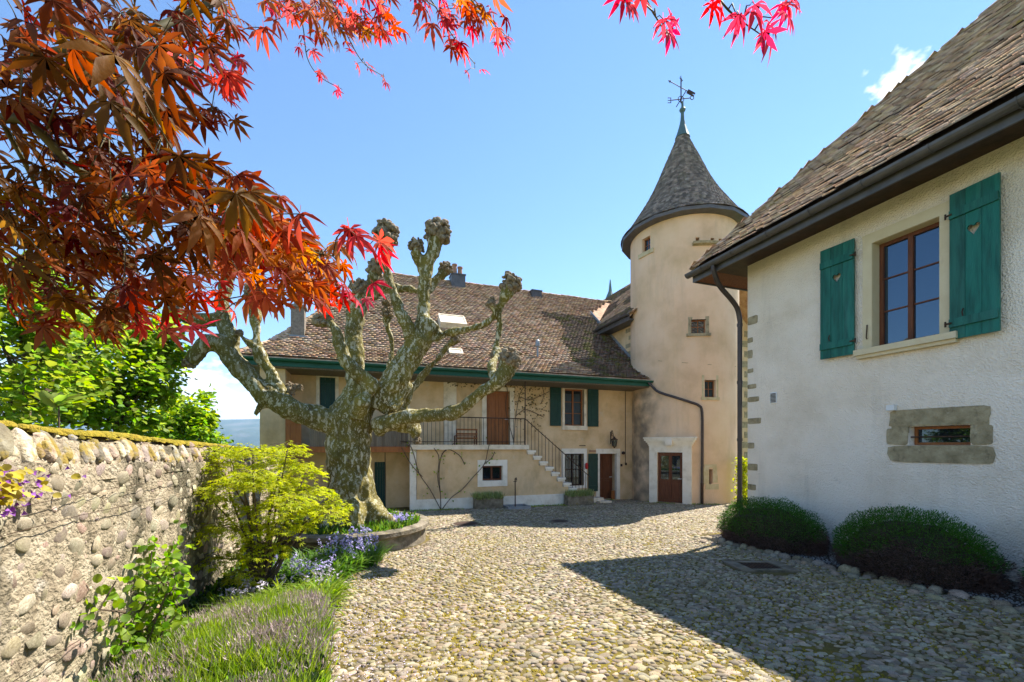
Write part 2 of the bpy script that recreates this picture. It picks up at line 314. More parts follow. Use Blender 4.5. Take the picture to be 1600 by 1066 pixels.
def glass_mat(name, base, gl):
    m = bpy.data.materials.new(name); m.use_nodes = True; t = m.node_tree; t.nodes.clear(); L = t.links.new
    o = _n(t, 'ShaderNodeOutputMaterial'); d = _n(t, 'ShaderNodeBsdfDiffuse'); d.inputs[0].default_value = (*base, 1)
    s = _n(t, 'ShaderNodeBsdfGlossy'); s.inputs['Roughness'].default_value = .02; s.inputs['Color'].default_value = (.62, .82, 1, 1)
    fr = _n(t, 'ShaderNodeFresnel'); fr.inputs[0].default_value = 1.5; a = _n(t, 'ShaderNodeMath', operation='ADD'); L(fr.outputs[0], a.inputs[0]); a.inputs[1].default_value = gl; a.use_clamp = True
    ms = _n(t, 'ShaderNodeMixShader'); L(a.outputs[0], ms.inputs[0]); L(d.outputs[0], ms.inputs[1]); L(s.outputs[0], ms.inputs[2]); L(ms.outputs[0], o.inputs[0]); return m
M['glass'] = glass_mat('window_glass', (.012, .014, .018), .05)
M['glass_blue'] = glass_mat('reflecting_window_glass', (.010, .016, .028), .10)
def bark_mat():
    m = mat('plane_tree_bark', [(.07, .053, .010), (.15, .12, .02), (.23, .185, .045)], 3.5, 8, .85, .6, 30, 6,
            patches=[((.11, .095, .03), 5, .5, .62, .7, (1, 1, .6)), ((.56, .52, .38), 13, .55, .575, .85, (1, 1, .5)), ((.42, .38, .2), 24, .58, .62, .7, (1, 1, .6)), ((.56, .52, .40), 6, .62, .64, .8, (1, 1, .6)), ((.26, .21, .03), 1.6, .5, .7, .6, (1, 1, .6)), ((.12, .095, .022), 1.0, .50, .62, .7, (1, 1, .6)), ((.54, .50, .36), 30, .585, .61, .75, (1, 1, .5)), ((.07, .05, .03), 12, .62, .66, .7, (1, 1, .5))], bdist=.015)
    return m
M['bark'] = bark_mat()
M['knuckle'] = mat('pollard_knuckle_bark', [(.10, .07, .04), (.24, .18, .11), (.40, .33, .23)], 14, 8, .95, .9, 45, 6, patches=[((.34, .3, .2), 16, .6, .66, .6, (1, 1, 1))])
M['twig'] = mat('brown_twigs', [(.07, .045, .03), (.13, .09, .06)], 12, 4, .8)
M['maple_twig'] = mat('olive_maple_twigs', [(.07, .06, .02), (.12, .10, .03)], 12, 4, .7)
M['leaf_bronze'] = mat('bronze_maple_leaf', [(.048, .012, .003), (.085, .024, .004), (.12, .048, .006)], 9, 5, .6, .15, 60, isl=.45, hue=.04, spec=.08, trans=.4, tcol=(4.2, 3.0, .8))
M['leaf_orange'] = mat('orange_maple_leaf', [(.20, .035, .01), (.30, .07, .012), (.34, .12, .016)], 9, 5, .6, .15, 60, isl=.3, hue=.025, spec=.08, trans=.55, tcol=(2.3, 2.0, 1.2))
M['leaf_red'] = mat('scarlet_maple_leaf', [(.30, .02, .014), (.42, .04, .018)], 9, 5, .6, .15, 60, isl=.25, hue=.015, spec=.08, trans=.55, tcol=(2.3, 1.8, 1.8))
M['leaf_crimson'] = mat('crimson_maple_leaf', [(.40, .012, .03), (.48, .025, .04)], 9, 5, .6, .15, 60, isl=.15, hue=.008, trans=.6, tcol=(2.4, 2.2, 2.2))
M['leaf_lime'] = mat('yellow_green_leaf', [(.31, .35, .007), (.44, .46, .012)], 4, 4, .5, .1, 50, isl=.22, hue=.015, spec=.15, trans=.5, tcol=(1.7, 1.7, .8))
M['leaf_green'] = mat('fresh_green_leaf', [(.10, .19, .012), (.20, .32, .025)], 2.5, 4, .5, .1, 50, isl=.35, hue=.025, spec=.2, trans=.5, tcol=(2.2, 2.1, 1))
M['leaf_yg'] = mat('pale_green_leaf', [(.15, .21, .02), (.25, .31, .04)], 2.5, 4, .5, .1, 50, isl=.35, hue=.03, spec=.2, trans=.5, tcol=(1.8, 1.8, 1))
M['leaf_dark'] = mat('dark_green_leaf', [(.022, .055, .012), (.045, .09, .02)], 5, 4, .5, .1, 50, isl=.35, hue=.02, trans=.25)
M['bush_top'] = mat('clipped_bush_green', [(.035, .11, .010), (.07, .18, .014)], 6, 4, .6, isl=.35, hue=.015, trans=.3, tcol=(1.6, 1.6, 1))
M['bush_low'] = mat('dead_brown_bush_twigs', [(.085, .05, .04), (.16, .10, .078)], 6, 4, .8, isl=.4)
M['blade'] = mat('grass_blades', [(.13, .20, .015), (.22, .30, .03)], 3, 4, .5, isl=.35, hue=.025, spec=.15, trans=.5, tcol=(2, 2, 1))
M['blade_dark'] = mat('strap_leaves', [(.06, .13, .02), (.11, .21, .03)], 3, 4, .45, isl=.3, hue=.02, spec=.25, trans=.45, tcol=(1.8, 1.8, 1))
M['dry'] = mat('dry_lavender_stalks', [(.34, .25, .23), (.50, .40, .38)], 8, 4, .9, isl=.35, hue=.02, trans=.25)
M['lav'] = mat('silvery_green_stalks', [(.24, .30, .10), (.34, .40, .14)], 8, 4, .8, isl=.3, hue=.02, trans=.3)
M['petal'] = mat('lilac_petals', [(.42, .38, .74), (.56, .50, .82)], 8, 4, .6, isl=.2, hue=.02, trans=.4)
M['petal_pale'] = mat('pale_mauve_petals', [(.55, .48, .62), (.66, .6, .7)], 8, 4, .6, isl=.2, trans=.3)
M['petal_purple'] = mat('purple_petals', [(.22, .06, .35), (.33, .1, .45)], 8, 4, .6, isl=.2, trans=.3)
M['yellow_leaf'] = mat('golden_leaves', [(.42, .32, .02), (.5, .4, .05)], 8, 4, .6, isl=.2, trans=.35)
# ------------------------------------------------------------------ templates
TILE = (np.array([(-.5, 0, 0), (0, -.1, 0), (.5, 0, 0), (-.5, 0, 1), (0, -.1, 1), (.5, 0, 1), (.5, 1, 0), (-.5, 1, 0)], float),
        np.array([(3, 4, 5), (3, 5, 6), (3, 6, 7), (0, 1, 4), (0, 4, 3), (1, 2, 5), (1, 5, 4), (0, 3, 7), (2, 6, 5)]))
def dome(n, rings, seed, sq=1.0):
    r_ = random.Random(seed); V = [(0, 0, 1.0)]; T = []
    an = [2*PI*(k+r_.uniform(-.25, .25))/n for k in range(n)]; wob = [r_.uniform(.85, 1.15) for _ in range(n)]
    for i, (rr, z) in enumerate(rings):
        for k in range(n): V.append((rr*math.cos(an[k])*wob[k]*.5, rr*math.sin(an[k])*wob[k]*.5, z+(0 if i == len(rings)-1 else r_.uniform(-.06, .06))))
    for k in range(n): T.append((0, 1+k, 1+(k+1) % n))
    for i in range(len(rings)-1):
        for k in range(n):
            a = 1+i*n+k; b = 1+i*n+(k+1) % n; T += [(a, a+n, b+n), (a, b+n, b)]
    return np.array(V), np.array(T)
DOME_HI = [dome(9, [(.5, .93), (.85, .62), (1.0, 0)], s) for s in range(6)]
DOME_LO = [dome(7, [(.7, .8), (1.0, 0)], s+20) for s in range(4)]
def cap_half(n=6):
    V = []; T = []
    for y in (0, 1):
        for k in range(n+1):
            a = PI*k/n; w = .5*(1.0 if y == 0 else .86); V.append((math.cos(a)*w, y, math.sin(a)*w))
    for k in range(n): T += [(k, k+1, n+2+k), (k, n+2+k, n+1+k)]
    c = len(V); V.append((0, 0, 0))
    for k in range(n): T.append((c, k+1, k))
    return np.array(V), np.array(T)
CAP = cap_half()

# ------------------------------------------------------------------ the ground and the far hills
def terrain():
    xs = sorted(set([-9000, -5000, -2500, -1200, -500, -200, -80, -40, -25] + list(range(-16, 24, 2)) + [30, 50, 90, 200, 600, 1500, 4000, 9000]))
    ys = sorted(set([-300, -100, -40, -20] + list(range(-12, 42, 2)) + [50, 70, 110, 200, 400, 900, 2000, 4000, 9000]))
    def h(x, y):
        z = g(y)-.03
        d = max(0, -x-9)+max(0, y-45)*.8+max(0, x-60)*.2
        return z-min(60, d*.18)-(.25 if x < -6 else 0)
    b = MB(None); idx = {}
    for j, y in enumerate(ys):
        for i, x in enumerate(xs): idx[i, j] = b.vert(x, y, h(x, y))
    for j in range(len(ys)-1):
        for i in range(len(xs)-1): b.f.append([idx[i, j], idx[i+1, j], idx[i+1, j+1], idx[i, j+1]])
    build('ground', b, M['grass_far'], kind='structure', origin=(0, 0, 0))
terrain()
def ridge():
    b = MB(None); n = 90; rows = 9
    for j in range(rows):
        f = j/(rows-1)
        for i in range(n):
            x = -9000+i*18000/(n-1)
            top = 355+28*noise.noise(Vector((x*.0006, 3, 0)))+16*noise.noise(Vector((x*.003, 1, 0)))
            b.vert(x, 4000+1500*f+120*noise.noise(Vector((x*.002, f*4, 2))), -80+(top+80)*(f**.5)+(12*noise.noise(Vector((x*.01, f*6, 5))) if j < rows-1 else 0))
    for j in range(rows-1):
        for i in range(n-1):
            a = j*n+i; b.f.append([a, a+1, a+n+1, a+n])
    build('far_hills', b, M['hill'], kind='structure', origin=(0, 4000, 0), smooth=True)
ridge()

# courtyard: a mossy bed with river cobbles set in it
EDGE = [(2.0, -1.25), (3.06, -1.42), (3.78, -1.72), (5.04, -2.32), (6.6, -2.78), (7.4, -2.95), (9.4, -4.2), (9.8, -5.0), (14, -6.2), (17, -6.6)]
def left_edge(y):
    for (y0, x0), (y1, x1) in zip(EDGE, EDGE[1:]):
        if y <= y1: return x0+(x1-x0)*(y-y0)/(y1-y0)
    return EDGE[-1][1]
TC = (12.47, 14.27); TR = 2.08
UC = 7.48; VC = 6.66            # cottage wall plane and corner
UBED = 6.58
COURT_X = [(-8, -3), (2.0, 9)]
b = MB(None)
ys = [-3, 0, 2]+[2+.5*i for i in range(1, 33)]
for y in ys:
    b.vert(left_edge(max(y, 2))-.3, y, g(y)); b.vert(13.5, y, g(y))
for i in range(len(ys)-1): b.f.append([2*i, 2*i+1, 2*i+3, 2*i+2])
yard = build('courtyard', b, M['joint'], kind='structure', origin=(2, 8, g(8)))
MANHOLES = [((-1.17, 10.65), .36, 'round'), ((1.25, 11.1), .28, 'round'), ((3.72, 6.36), .46, 'square')]
def in_yard(x, y):
    if y < 2.5 or x < left_edge(y)+.02: return False
    u, v = toUV(x, y)
    if v < VC+.7 and u > UBED-.06: return False
    if abs(x) > 1.32*y+.8: return False
    if v > 13.82 and u < 7.5: return False
    if v > 14.9 and u < 10.8: return False
    if v > 15.6 or u > 16.5: return False
    if (u-TC[0])**2+(v-TC[1])**2 < (TR+.03)**2: return False
    if (x+3.1)**2+(y-8.4)**2 < 1.42**2: return False
    for (mx_, my), r_, k in MANHOLES:
        if math.hypot(x-mx_, y-my) < r_+.03: return False
    return True
def cobbles():
    hi = []; lo = []
    py = .0465; y = 2.5; row = 0
    while y < 18:
        sc = 1.0 if y < 9 else 1.25
        px = .068*sc
        x = -9+(row % 2)*px*.5
        while x < 14:
            xx = x+random.uniform(-.023, .023)*sc; yy = y+random.uniform(-.016, .016)*sc
            x += px
            if not in_yard(xx, yy): continue
            if noise.noise(Vector((xx*1.3, yy*1.3, 7))) > .45 and random.random() < .3: continue
            s = (1+.3*random.gauss(0, 1))*sc; s = min(max(s, .5*sc), 1.55*sc)
            big = random.random() < .015
            if big: s *= 1.5
            L = .076*s*random.uniform(.75, 1.15); wd = .045*s*random.uniform(.8, 1.2); hh = random.uniform(.009, .024)
            a = random.gauss(0, .45)+.5*noise.noise(Vector((xx*.4, yy*.4, 2)))
            tx = random.gauss(0, .12); ty = random.gauss(0, .12)
            Rm = Matrix.Rotation(a, 3, 'Z') @ Matrix.Rotation(tx, 3, 'X') @ Matrix.Rotation(ty, 3, 'Y')
            A = frame4((xx, yy, g(yy)-.004), Rm.col[0], Rm.col[1], Rm.col[2], L, wd, hh)
            (hi if yy < 8 else lo).append(A)
        y += py*(1.0 if y < 9 else 1.25); row += 1
    parts('cobble', 'cobbles', DOME_HI, hi, M['cobble'], yard, 300, True, ref=(1.5, 2.0, EYE), near=lambda p: p[1] > 3.05)
    V = [inst('cobbles', DOME_LO[k][0], DOME_LO[k][1], lo[k::4], M['cobble'], yard, True) for k in range(4)]
cobbles()
def tufts():
    Ms = []
    while len(Ms) < 12000:
        y = 2.6+6.5*random.random()**1.3; x = random.uniform(left_edge(y), 6)
        if not in_yard(x, y) or noise.noise(Vector((x*.8, y*.8, 11)))+.35*noise.noise(Vector((x*4, y*4, 5))) < -.02: continue
        a = random.uniform(0, 6.28); s = random.uniform(.008, .02)
        Ms.append(frame4((x, y, g(y)+.001), (math.cos(a), math.sin(a), 0), (-math.sin(a), math.cos(a), 0), (0, 0, 1), s*1.6, s, random.uniform(.010, .022)))
    tag(inst('moss', *dome(5, [(1.0, 0)], 3), Ms, M['moss'], None), 'golden moss tufts growing in the joints of the cobbles', 'moss')
tufts()
def gp(x, y, dz=0.): return Vector((x, y, g(y)+dz))
# manholes in the yard
for (mx_, my), r_, k in MANHOLES:
    if k == 'round':
        near = my < 10.9
        e = empty('manhole', gp(mx_, my), 'round rusty iron cover in the sunlit cobbles beside the tree planter' if near else 'small dark iron cover in the shaded cobbles before the stairs', 'manhole cover')
        b = MB(None); b.lathe(gp(mx_, my, .004), [(r_, 0), (r_, .018), (r_-.05, .02), (r_-.05, .012)], 24); build('frame', b, M['trough'], e)
        b = MB(None); b.lathe(gp(mx_, my, .01), [(r_-.055, 0), (r_-.06, .012), (r_-.14, .012), (r_-.15, .008), (.02, .008)], 24)
        for i in range(-3, 4):
            hw = math.sqrt(max(0, (r_-.1)**2-(i*.055)**2)); b.raw([gp(mx_-hw, my+i*.055-.008, .02), gp(mx_+hw, my+i*.055-.008, .02), gp(mx_+hw, my+i*.055+.008, .026), gp(mx_-hw, my+i*.055+.008, .026)], [[0, 1, 2, 3]])
        build('cover', b, M['iron'], e)
    else:
        e = empty('drain', gp(mx_, my), 'iron drain grate in a granite surround, in the cottage shadow', 'drain')
        b = MB(None)
        for x0, x1, y0, y1 in ((-.42, -.24, -.3, .3), (.24, .42, -.3, .3), (-.235, .235, .2, .3), (-.235, .235, -.3, -.2)):
            b.obox(gp(mx_, my), Vector((1, 0, 0)), Vector((0, 1, -.035)).normalized(), Z3, x0, x1, y0, y1, -.05, .03)
        build('granite_surround', b, M['trough'], e)
        b = MB(None)
        for i in range(9): b.obox(gp(mx_, my), Vector((1, 0, 0)), Vector((0, 1, -.035)).normalized(), Z3, -.23+i*.0535, -.20+i*.0535, -.2, .2, -.03, .022)
        for yy in (-.19, 0, .19): b.obox(gp(mx_, my), Vector((1, 0, 0)), Vector((0, 1, -.035)).normalized(), Z3, -.235, .235, yy-.012, yy+.012, -.028, .018)
        build('grate', b, M['iron'], e)

# ------------------------------------------------------------------ walls with openings
def grid_wall(mb, P, a_ext, z_ext, holes, depth, inward):
    """P(a, d, z)->world. holes (a0,a1,z0,z1[,depth]). emits the front sheet and the reveals"""
    A = sorted({a_ext[0], a_ext[1], *[h[0] for h in holes], *[h[1] for h in holes]}); Zs = sorted({z_ext[0], z_ext[1], *[h[2] for h in holes], *[h[3] for h in holes]})
    for i in range(len(A)-1):
        for j in range(len(Zs)-1):
            ca, cz = (A[i]+A[i+1])/2, (Zs[j]+Zs[j+1])/2
            if any(h[0] < ca < h[1] and h[2] < cz < h[3] for h in holes): continue
            mb.raw([P(A[i], 0, Zs[j]), P(A[i+1], 0, Zs[j]), P(A[i+1], 0, Zs[j+1]), P(A[i], 0, Zs[j+1])], [[0, 1, 2, 3]])
    for h in holes:
        d = h[4] if len(h) > 4 else depth
        a0, a1, z0, z1 = h[:4]
        for q in (((a0, z0), (a0, z1)), ((a0, z1), (a1, z1)), ((a1, z1), (a1, z0)), ((a1, z0), (a0, z0))):
            (p, r_), (s_, t_) = q
            mb.raw([P(p, 0, r_), P(s_, 0, t_), P(s_, d, t_), P(p, d, r_)], [[0, 1, 2, 3]])
        mb.raw([P(a0, d, z0), P(a1, d, z0), P(a1, d, z1), P(a0, d, z1)], [[0, 1, 2, 3]])
def window(parent, O, A, N, w, h, rec, nx, ny, fw, fm, gm, name='window', mull=1, bar=.02, label=None):
    """glazed window centred on O (bottom middle of the opening at wall face). A right, N outward, rec = recess of the frame"""
    b = MB(None); d0, d1 = -rec, -rec+.05
    hw = w/2
    b.obox(O, A, N, Z3, -hw, -hw+fw, d0, d1, 0, h); b.obox(O, A, N, Z3, hw-fw, hw, d0, d1, 0, h)
    b.obox(O, A, N, Z3, -hw+fw, hw-fw, d0, d1, 0, fw); b.obox(O, A, N, Z3, -hw+fw, hw-fw, d0, d1, h-fw, h)
    if mull: b.obox(O, A, N, Z3, -fw*.55, fw*.55, d0+.002, d1+.012, fw, h-fw)
    cw = (w-2*fw)/nx; chh = (h-2*fw)/ny
    for j in range(1, ny):
        z = fw+j*chh; b.obox(O, A, N, Z3, -hw+fw, hw-fw, d0+.01, d1-.006, z-bar/2, z+bar/2)
    for i in range(1, nx):
        if mull and i*2 == nx: continue
        a = -hw+fw+i*cw; b.obox(O, A, N, Z3, a-bar/2, a+bar/2, d0+.012, d1-.008, fw, h-fw)
    o = build(name, b, fm, parent, label=label)
    for i in range(nx):
        for j in range(ny):
            p = MB(None); p.obox(O, A, N, Z3, -hw+fw+i*cw+.003, -hw+fw+(i+1)*cw-.003, d0+.018, d0+.026, fw+j*chh+.003, fw+(j+1)*chh-.003)
            build('pane', p, gm, o)
    return o
def surround(mb, P, a0, a1, z0, z1, wd, top, bot, proud=.03, sill=0., lugs=0.):
    """stone frame round an opening a0..a1, z0..z1 as oriented boxes via P(a,d,z)"""
    def bx(A0, A1, Z0, Z1, pr, back=.0):
        pts = [P(A0, -pr, Z0), P(A1, -pr, Z0), P(A1, back, Z0), P(A0, back, Z0), P(A0, -pr, Z1), P(A1, -pr, Z1), P(A1, back, Z1), P(A0, back, Z1)]
        mb.raw(pts, [(0, 3, 2, 1), (4, 5, 6, 7), (0, 1, 5, 4), (1, 2, 6, 5), (2, 3, 7, 6), (3, 0, 4, 7)])
    bx(a0-wd, a0, z0, z1, proud, .12); bx(a1, a1+wd, z0, z1, proud, .12)
    bx(a0-wd, a1+wd, z1, z1+top, proud+.002, .12)
    if bot: bx(a0-wd-lugs, a1+wd+lugs, z0-bot, z0, proud+.003+sill, .12)

def tile_roof(parent, m, O, E, S, rows, ex, tw, inside, th=.022, jit=.012, nparts=0, mm=None, step=None, near=None, lift=.02, tilt=.045):
    """O eave origin, E along eave, S up the slope (unit). inside(a, s) clips. step(s)->point and normal for bent roofs"""
    N = E.cross(S).normalized()
    if N.z < 0: N = -N
    Ms = []; M2 = []
    for r_ in range(rows):
        s = r_*ex; off = (r_ % 2)*.5+random.uniform(-.06, .06)
        sag = 0
        for k in range(-2, int(40/tw)):
            a = (k+off)*tw
            if not inside(a, s): continue
            wav = .016*noise.noise(Vector((a*.9, s*.9, 4)))+.012*noise.noise(Vector((a*3, s*2.5, 9)))
            p = O+E*(a+random.gauss(0, .004))+S*(s+random.gauss(0, jit))+N*(lift+wav)
            tl = random.gauss(0, .02)
            e2 = (E+S*tl).normalized(); s2 = (S-E*tl-N*(tilt+random.gauss(0, .012))).normalized(); n2 = e2.cross(s2); n2 = n2 if n2.dot(N) > 0 else -n2
            A = frame4(p, e2, s2, n2, tw*.97*(1 if e2.cross(s2).dot(N) > 0 else -1), ex*1.5, th*random.uniform(.8, 1.4))
            if mm is not None and mm(p): M2.append(A)
            else: Ms.append(A)
    if nparts: parts('tile', 'tiles', [TILE], Ms, m, parent, nparts, False, near=near)
    else: inst('tiles', *TILE, Ms, m, parent)
    return M2
def ridge_caps(parent, m, p0, p1, w=.2, L=.36, name='ridge_tile', up=None):
    p0 = Vector(p0); p1 = Vector(p1); d = (p1-p0); n = max(1, int(d.length/L)); d.normalize()
    x = d.cross(Z3).normalized(); z = x.cross(d).normalized()
    me = np_mesh(name, *CAP, m)
    for i in range(n):
        p = p0+d*(i*L)+z*random.uniform(-.015, .015)
        dd = (d-z*.05).normalized()
        A = Matrix(frame4(p-Vector(wl(parent)), x, dd, z, w, L*1.12, w*.62).tolist())
        o = bpy.data.objects.new(name, me); COL.objects.link(o); o.parent = parent; o.matrix_local = A

# ------------------------------------------------------------------ the main house (oblique grid)
VF = 15.0; VE = 13.75; VS = 13.9
house = empty('main_house', W(4, 15, gW(4, 15)), 'long cream house with a tiled hipped roof behind the pollarded plane tree', 'house')
H0 = EYE+2.57; FL = .55; PM = .86
VK = 15.0; HK = H0+FL*(VK-VE)
VR = (HK-EYE-PM*VK)/(.391-PM); HR = HK+PM*(VR-VK)
UL = -3.15; UR = 10.8
URL = onV(603, 430, VR)[0]
PF = lambda a, d, z: Vector(W(a, VF+d, z))
def rV(x0, y0, x1, y1, V):
    """pixel box on the plane v=V -> a0,a1,z0,z1"""
    a0, _ = onV(x0, 0, V); a1, _ = onV(x1, 0, V); xm = (x0+x1)/2
    return a0, a1, onV(xm, y1, V)[1], onV(xm, y0, V)[1]
WIN_UP = rV(882, 608, 912.5, 665.5, VF); WIN_LO = rV(882, 709, 912, 759, VF)
DOOR_G = rV(936.5, 709, 963, 783, VF); WIN_L = rV(499.5, 590, 524, 640, VF); DOOR_UP = rV(760, 611, 796.5, 693, VF)
WIN_M1 = rV(608, 606, 636, 660, VF)
DOOR_C = rV(585, 722, 603, 797, VF)
DOOR_G = (DOOR_G[0], DOOR_G[1], gW(9.4, VF)+.02, DOOR_G[3])
DOOR_C = (DOOR_C[0], DOOR_C[1], gW(0, VF), DOOR_C[3]); ZL = EYE+.04; DOOR_UP = (DOOR_UP[0], DOOR_UP[1], ZL, DOOR_UP[3])
holes = [(*WIN_UP, .22), (*WIN_LO, .25), (*DOOR_G, .45), (*WIN_L, .1), (*DOOR_UP, .2), (*DOOR_C, .12), (*WIN_M1, .15)]
b = MB(None)
grid_wall(b, PF, (-2.87, 10.9), (-1.2, H0+.5), holes, .2, 1)
# left pier of the loggia and side and back walls
b.xf = W
b.box(-2.87, -2.21, 13.98, 14.995, -1.2, H0+.2)
b.poly([(-2.87, 15, -1.2), (-2.87, 26, -1.2), (-2.87, 26, H0+.5), (-2.87, 15, H0+.5)][::-1]); b.poly([(-2.87, 26, -1.2), (10.8, 26, -1.2), (10.8, 26, H0+.5), (-2.87, 26, H0+.5)])
wall = build('wall', b, M['facade'], house)
b = MB(None)
def pbox(mb, P, a0, a1, d0, d1, z0, z1):
    pts = [P(a0, d0, z0), P(a1, d0, z0), P(a1, d1, z0), P(a0, d1, z0), P(a0, d0, z1), P(a1, d0, z1), P(a1, d1, z1), P(a0, d1, z1)]
    mb.raw(pts, [(0, 3, 2, 1), (4, 5, 6, 7), (0, 1, 5, 4), (1, 2, 6, 5), (2, 3, 7, 6), (3, 0, 4, 7)])
# stone surrounds
def sur(opening, wd, top, bot, m, name='stone_surround', parent=None, sill=0., lugs=0., proud=.03, P=PF):
    b_ = MB(None); surround(b_, P, *opening, wd, top, bot, proud, sill, lugs); return build(name, b_, m, parent or house)
sur(WIN_UP, .1, .16, .17, M['stone'], sill=.04, lugs=.02); sur(WIN_LO, .13, .2, .1, M['white_stone']); sur((DOOR_G[0], DOOR_G[1], DOOR_G[2], DOOR_G[3]), .16, .2, 0, M['white_stone'])
sur(DOOR_UP, .17, .14, 0, M['stone']); sur(WIN_L, .1, .12, 0, M['stone']); sur(WIN_M1, .1, .12, .1, M['stone'])
b = MB(None); a0, a1, z0, z1 = rV(693, 590, 713, 695, VF); pbox(b, PF, a0, a1, -.035, -.001, ZL, z1+.1); build('pilaster', b, M['stone'], house)
def win_on(P, op, rec, nx, ny, fw, fm, gm, mull=1, name='window', parent=None, A=U3, N=-V3, label=None):
    O = P((op[0]+op[1])/2, 0, op[2]); return window(parent or house, O, A, N, abs(op[1]-op[0])-.004, op[3]-op[2]-.004, rec, nx, ny, fw, fm, gm, name, mull, label=label)
win_on(PF, WIN_UP, .19, 2, 3, .05, M['orange_wood'], M['glass'], label='brown wooden window with curtains above the lantern')
# curtains behind
win_on(PF, WIN_LO, .22, 2, 2, .04, M['dark_wood'], M['glass'])
win_on(PF, WIN_M1, .13, 2, 3, .05, M['brown_wood'], M['glass'])
b = MB(None)
for i in range(1, 7):
    a = WIN_LO[0]+(WIN_LO[1]-WIN_LO[0])*i/7; b.tube([PF(a, -.0, WIN_LO[2]), PF(a, -.0, WIN_LO[3])], .009, 6)
for z in (.2, .5, .8): zz = WIN_LO[2]+(WIN_LO[3]-WIN_LO[2])*z; b.tube([PF(WIN_LO[0], .012, zz), PF(WIN_LO[1], .012, zz)], .007, 6)
build('window_bars', b, M['iron'], house)
def plank_leaf(name, P, a0, a1, z0, z1, m, n, th=.035, d=-.07, parent=None, battens=2, label=None):
    """a boarded shutter or door leaf: planks and battens are pieces of their own"""
    b_ = MB(None); w_ = (a1-a0)/n
    e_ = None
    for k in range(battens):
        zb = z0+(z1-z0)*(.12, .86)[k]; b_ = MB(None); pbox(b_, P, a0+.01, a1-.01, d-.022, d-.001, zb-.045, zb+.045)
        if e_ is None: e_ = build(name, b_, m, parent or house, label=label)
        else: build('batten', b_, m, e_)
    for i in range(n):
        q = MB(None); pbox(q, P, a0+i*w_+.002, a0+(i+1)*w_-.002, d+random.uniform(0, .003), d+th, z0, z1); build('plank', q, m, e_)
    return e_
for x0, x1, hx in ((858.8, 875.8, 877), (917.5, 934, 916)):
    r_ = rV(x0, 605, x1, 666, VF); plank_leaf('shutter', PF, r_[0], r_[1], WIN_UP[2]-.02, WIN_UP[3]+.04, M['dark_green'], 3)
r_ = rV(918.5, 709, 933, 767.5, VF); plank_leaf('shutter', PF, r_[0], r_[1], r_[2], r_[3], M['dark_green'], 3, label='tall green shutter folded back beside the ground floor door')
plank_leaf('shutter', PF, WIN_L[0]+.01, WIN_L[1]-.01, WIN_L[2], WIN_L[3], M['dark_green'], 3, d=.03, label='closed dark green shutters at the loggia')
plank_leaf('door', PF, DOOR_C[0]+.01, DOOR_C[1]-.01, DOOR_C[2], DOOR_C[3], M['dark_green'], 4, d=.05, label='dark green cellar door under the balcony')
# doors
def panel_door(name, P, op, d, m, rows, cols, parent=None, glazed=0, label=None, handle=True):
    a0, a1, z0, z1 = op; b_ = MB(None); pbox(b_, P, a0+.002, a1-.002, d+.03, d+.06, z0+.01, z1-.002)
    o = build(name, b_, m, parent or house, label=label)
    W_ = (a1-a0); st = .09
    q = MB(None)
    xs = [a0+.004+(W_-.008-st)*i/cols for i in range(cols+1)]
    for x in xs: pbox(q, P, x, x+st, d, d+.029, z0+.01, z1-.004)
    zs = [0, *rows, 1]; H_ = z1-z0
    for i in range(cols):
        for zr in zs:
            zz = z0+.02+(H_-.13)*zr; pbox(q, P, xs[i]+st+.001, xs[i+1]-.001, d+.002, d+.028, zz, zz+st)
    build('door_rail', q, m, o)
    for i in range(cols):
        for k in range(len(zs)-1):
            za = z0+.02+(H_-.13)*zs[k]+st+.02; zb = z0+.02+(H_-.13)*zs[k+1]-.02; q = MB(None)
            gl = glazed and k >= len(zs)-1-glazed
            pbox(q, P, xs[i]+st+.018, xs[i+1]-.018, d+(.02 if gl else .012), d+.029, za, zb); build('pane' if gl else 'panel', q, M['glass'] if gl else m, o)
    if handle:
        q = MB(None); c = P(a1-.05, d-.05, z0+H_*.48); q.tube([P(a1-.05, d, z0+H_*.48), c, P(a1-.17, d-.05, z0+H_*.48)], .011, 8); build('handle', q, M['white_paint'], o)
    return o
panel_door('door', PF, DOOR_UP, .12, M['orange_wood'], (.42,), 2, label='orange brown panelled door at the top of the stairs')
panel_door('door', PF, DOOR_G, .3, M['brown_wood'], (.42,), 2, label='dark brown ground floor door in a pale stone frame')
# eaves: soffit boards, fascia, gutter
b = MB(); b.box(UL-.25, 10.45, VE-.02, VE+.03, H0-.26, H0-.04); b.box(UL-.25, UL-.2, VE+.031, 26.6, H0-.26, H0-.04)
build('fascia', b, M['fascia'], house)
b = MB(); b.box(UL-.2, 10.45, VE+.03, VF-.001, H0-.3, H0-.26); build('soffit', b, M['grey_wood'], house)
b = MB(None); n = 8
def gutter(mb, P0, P1, out, r_=.075):
    P0 = Vector(P0); P1 = Vector(P1); base = len(mb.v); K = 8
    for p in (P0, P1):
        for rr in (r_, r_-.008):
            for k in range(K+1):
                a = PI+PI*k/K; mb.v.append(tuple(p+out*(math.cos(a)*rr)+Z3*math.sin(a)*rr))
    st = K+1
    for k in range(K):
        a = base+k; mb.f.append([a, a+1, a+2*st+1, a+2*st]); a = base+st+k; mb.f.append([a+1, a, a+2*st, a+2*st+1])
    mb.f.append([base, base+2*st, base+3*st, base+st]); mb.f.append([base+K, base+st+K, base+3*st+K, base+2*st+K])
    for q in (0, 2*st): mb.f.append([base+q+k for k in range(K+1)])
gutter(b, W(UL-.3, VE-.1, H0-.06), W(10.5, VE-.1, H0-.06), -V3); build('gutter', b, M['fascia'], house)
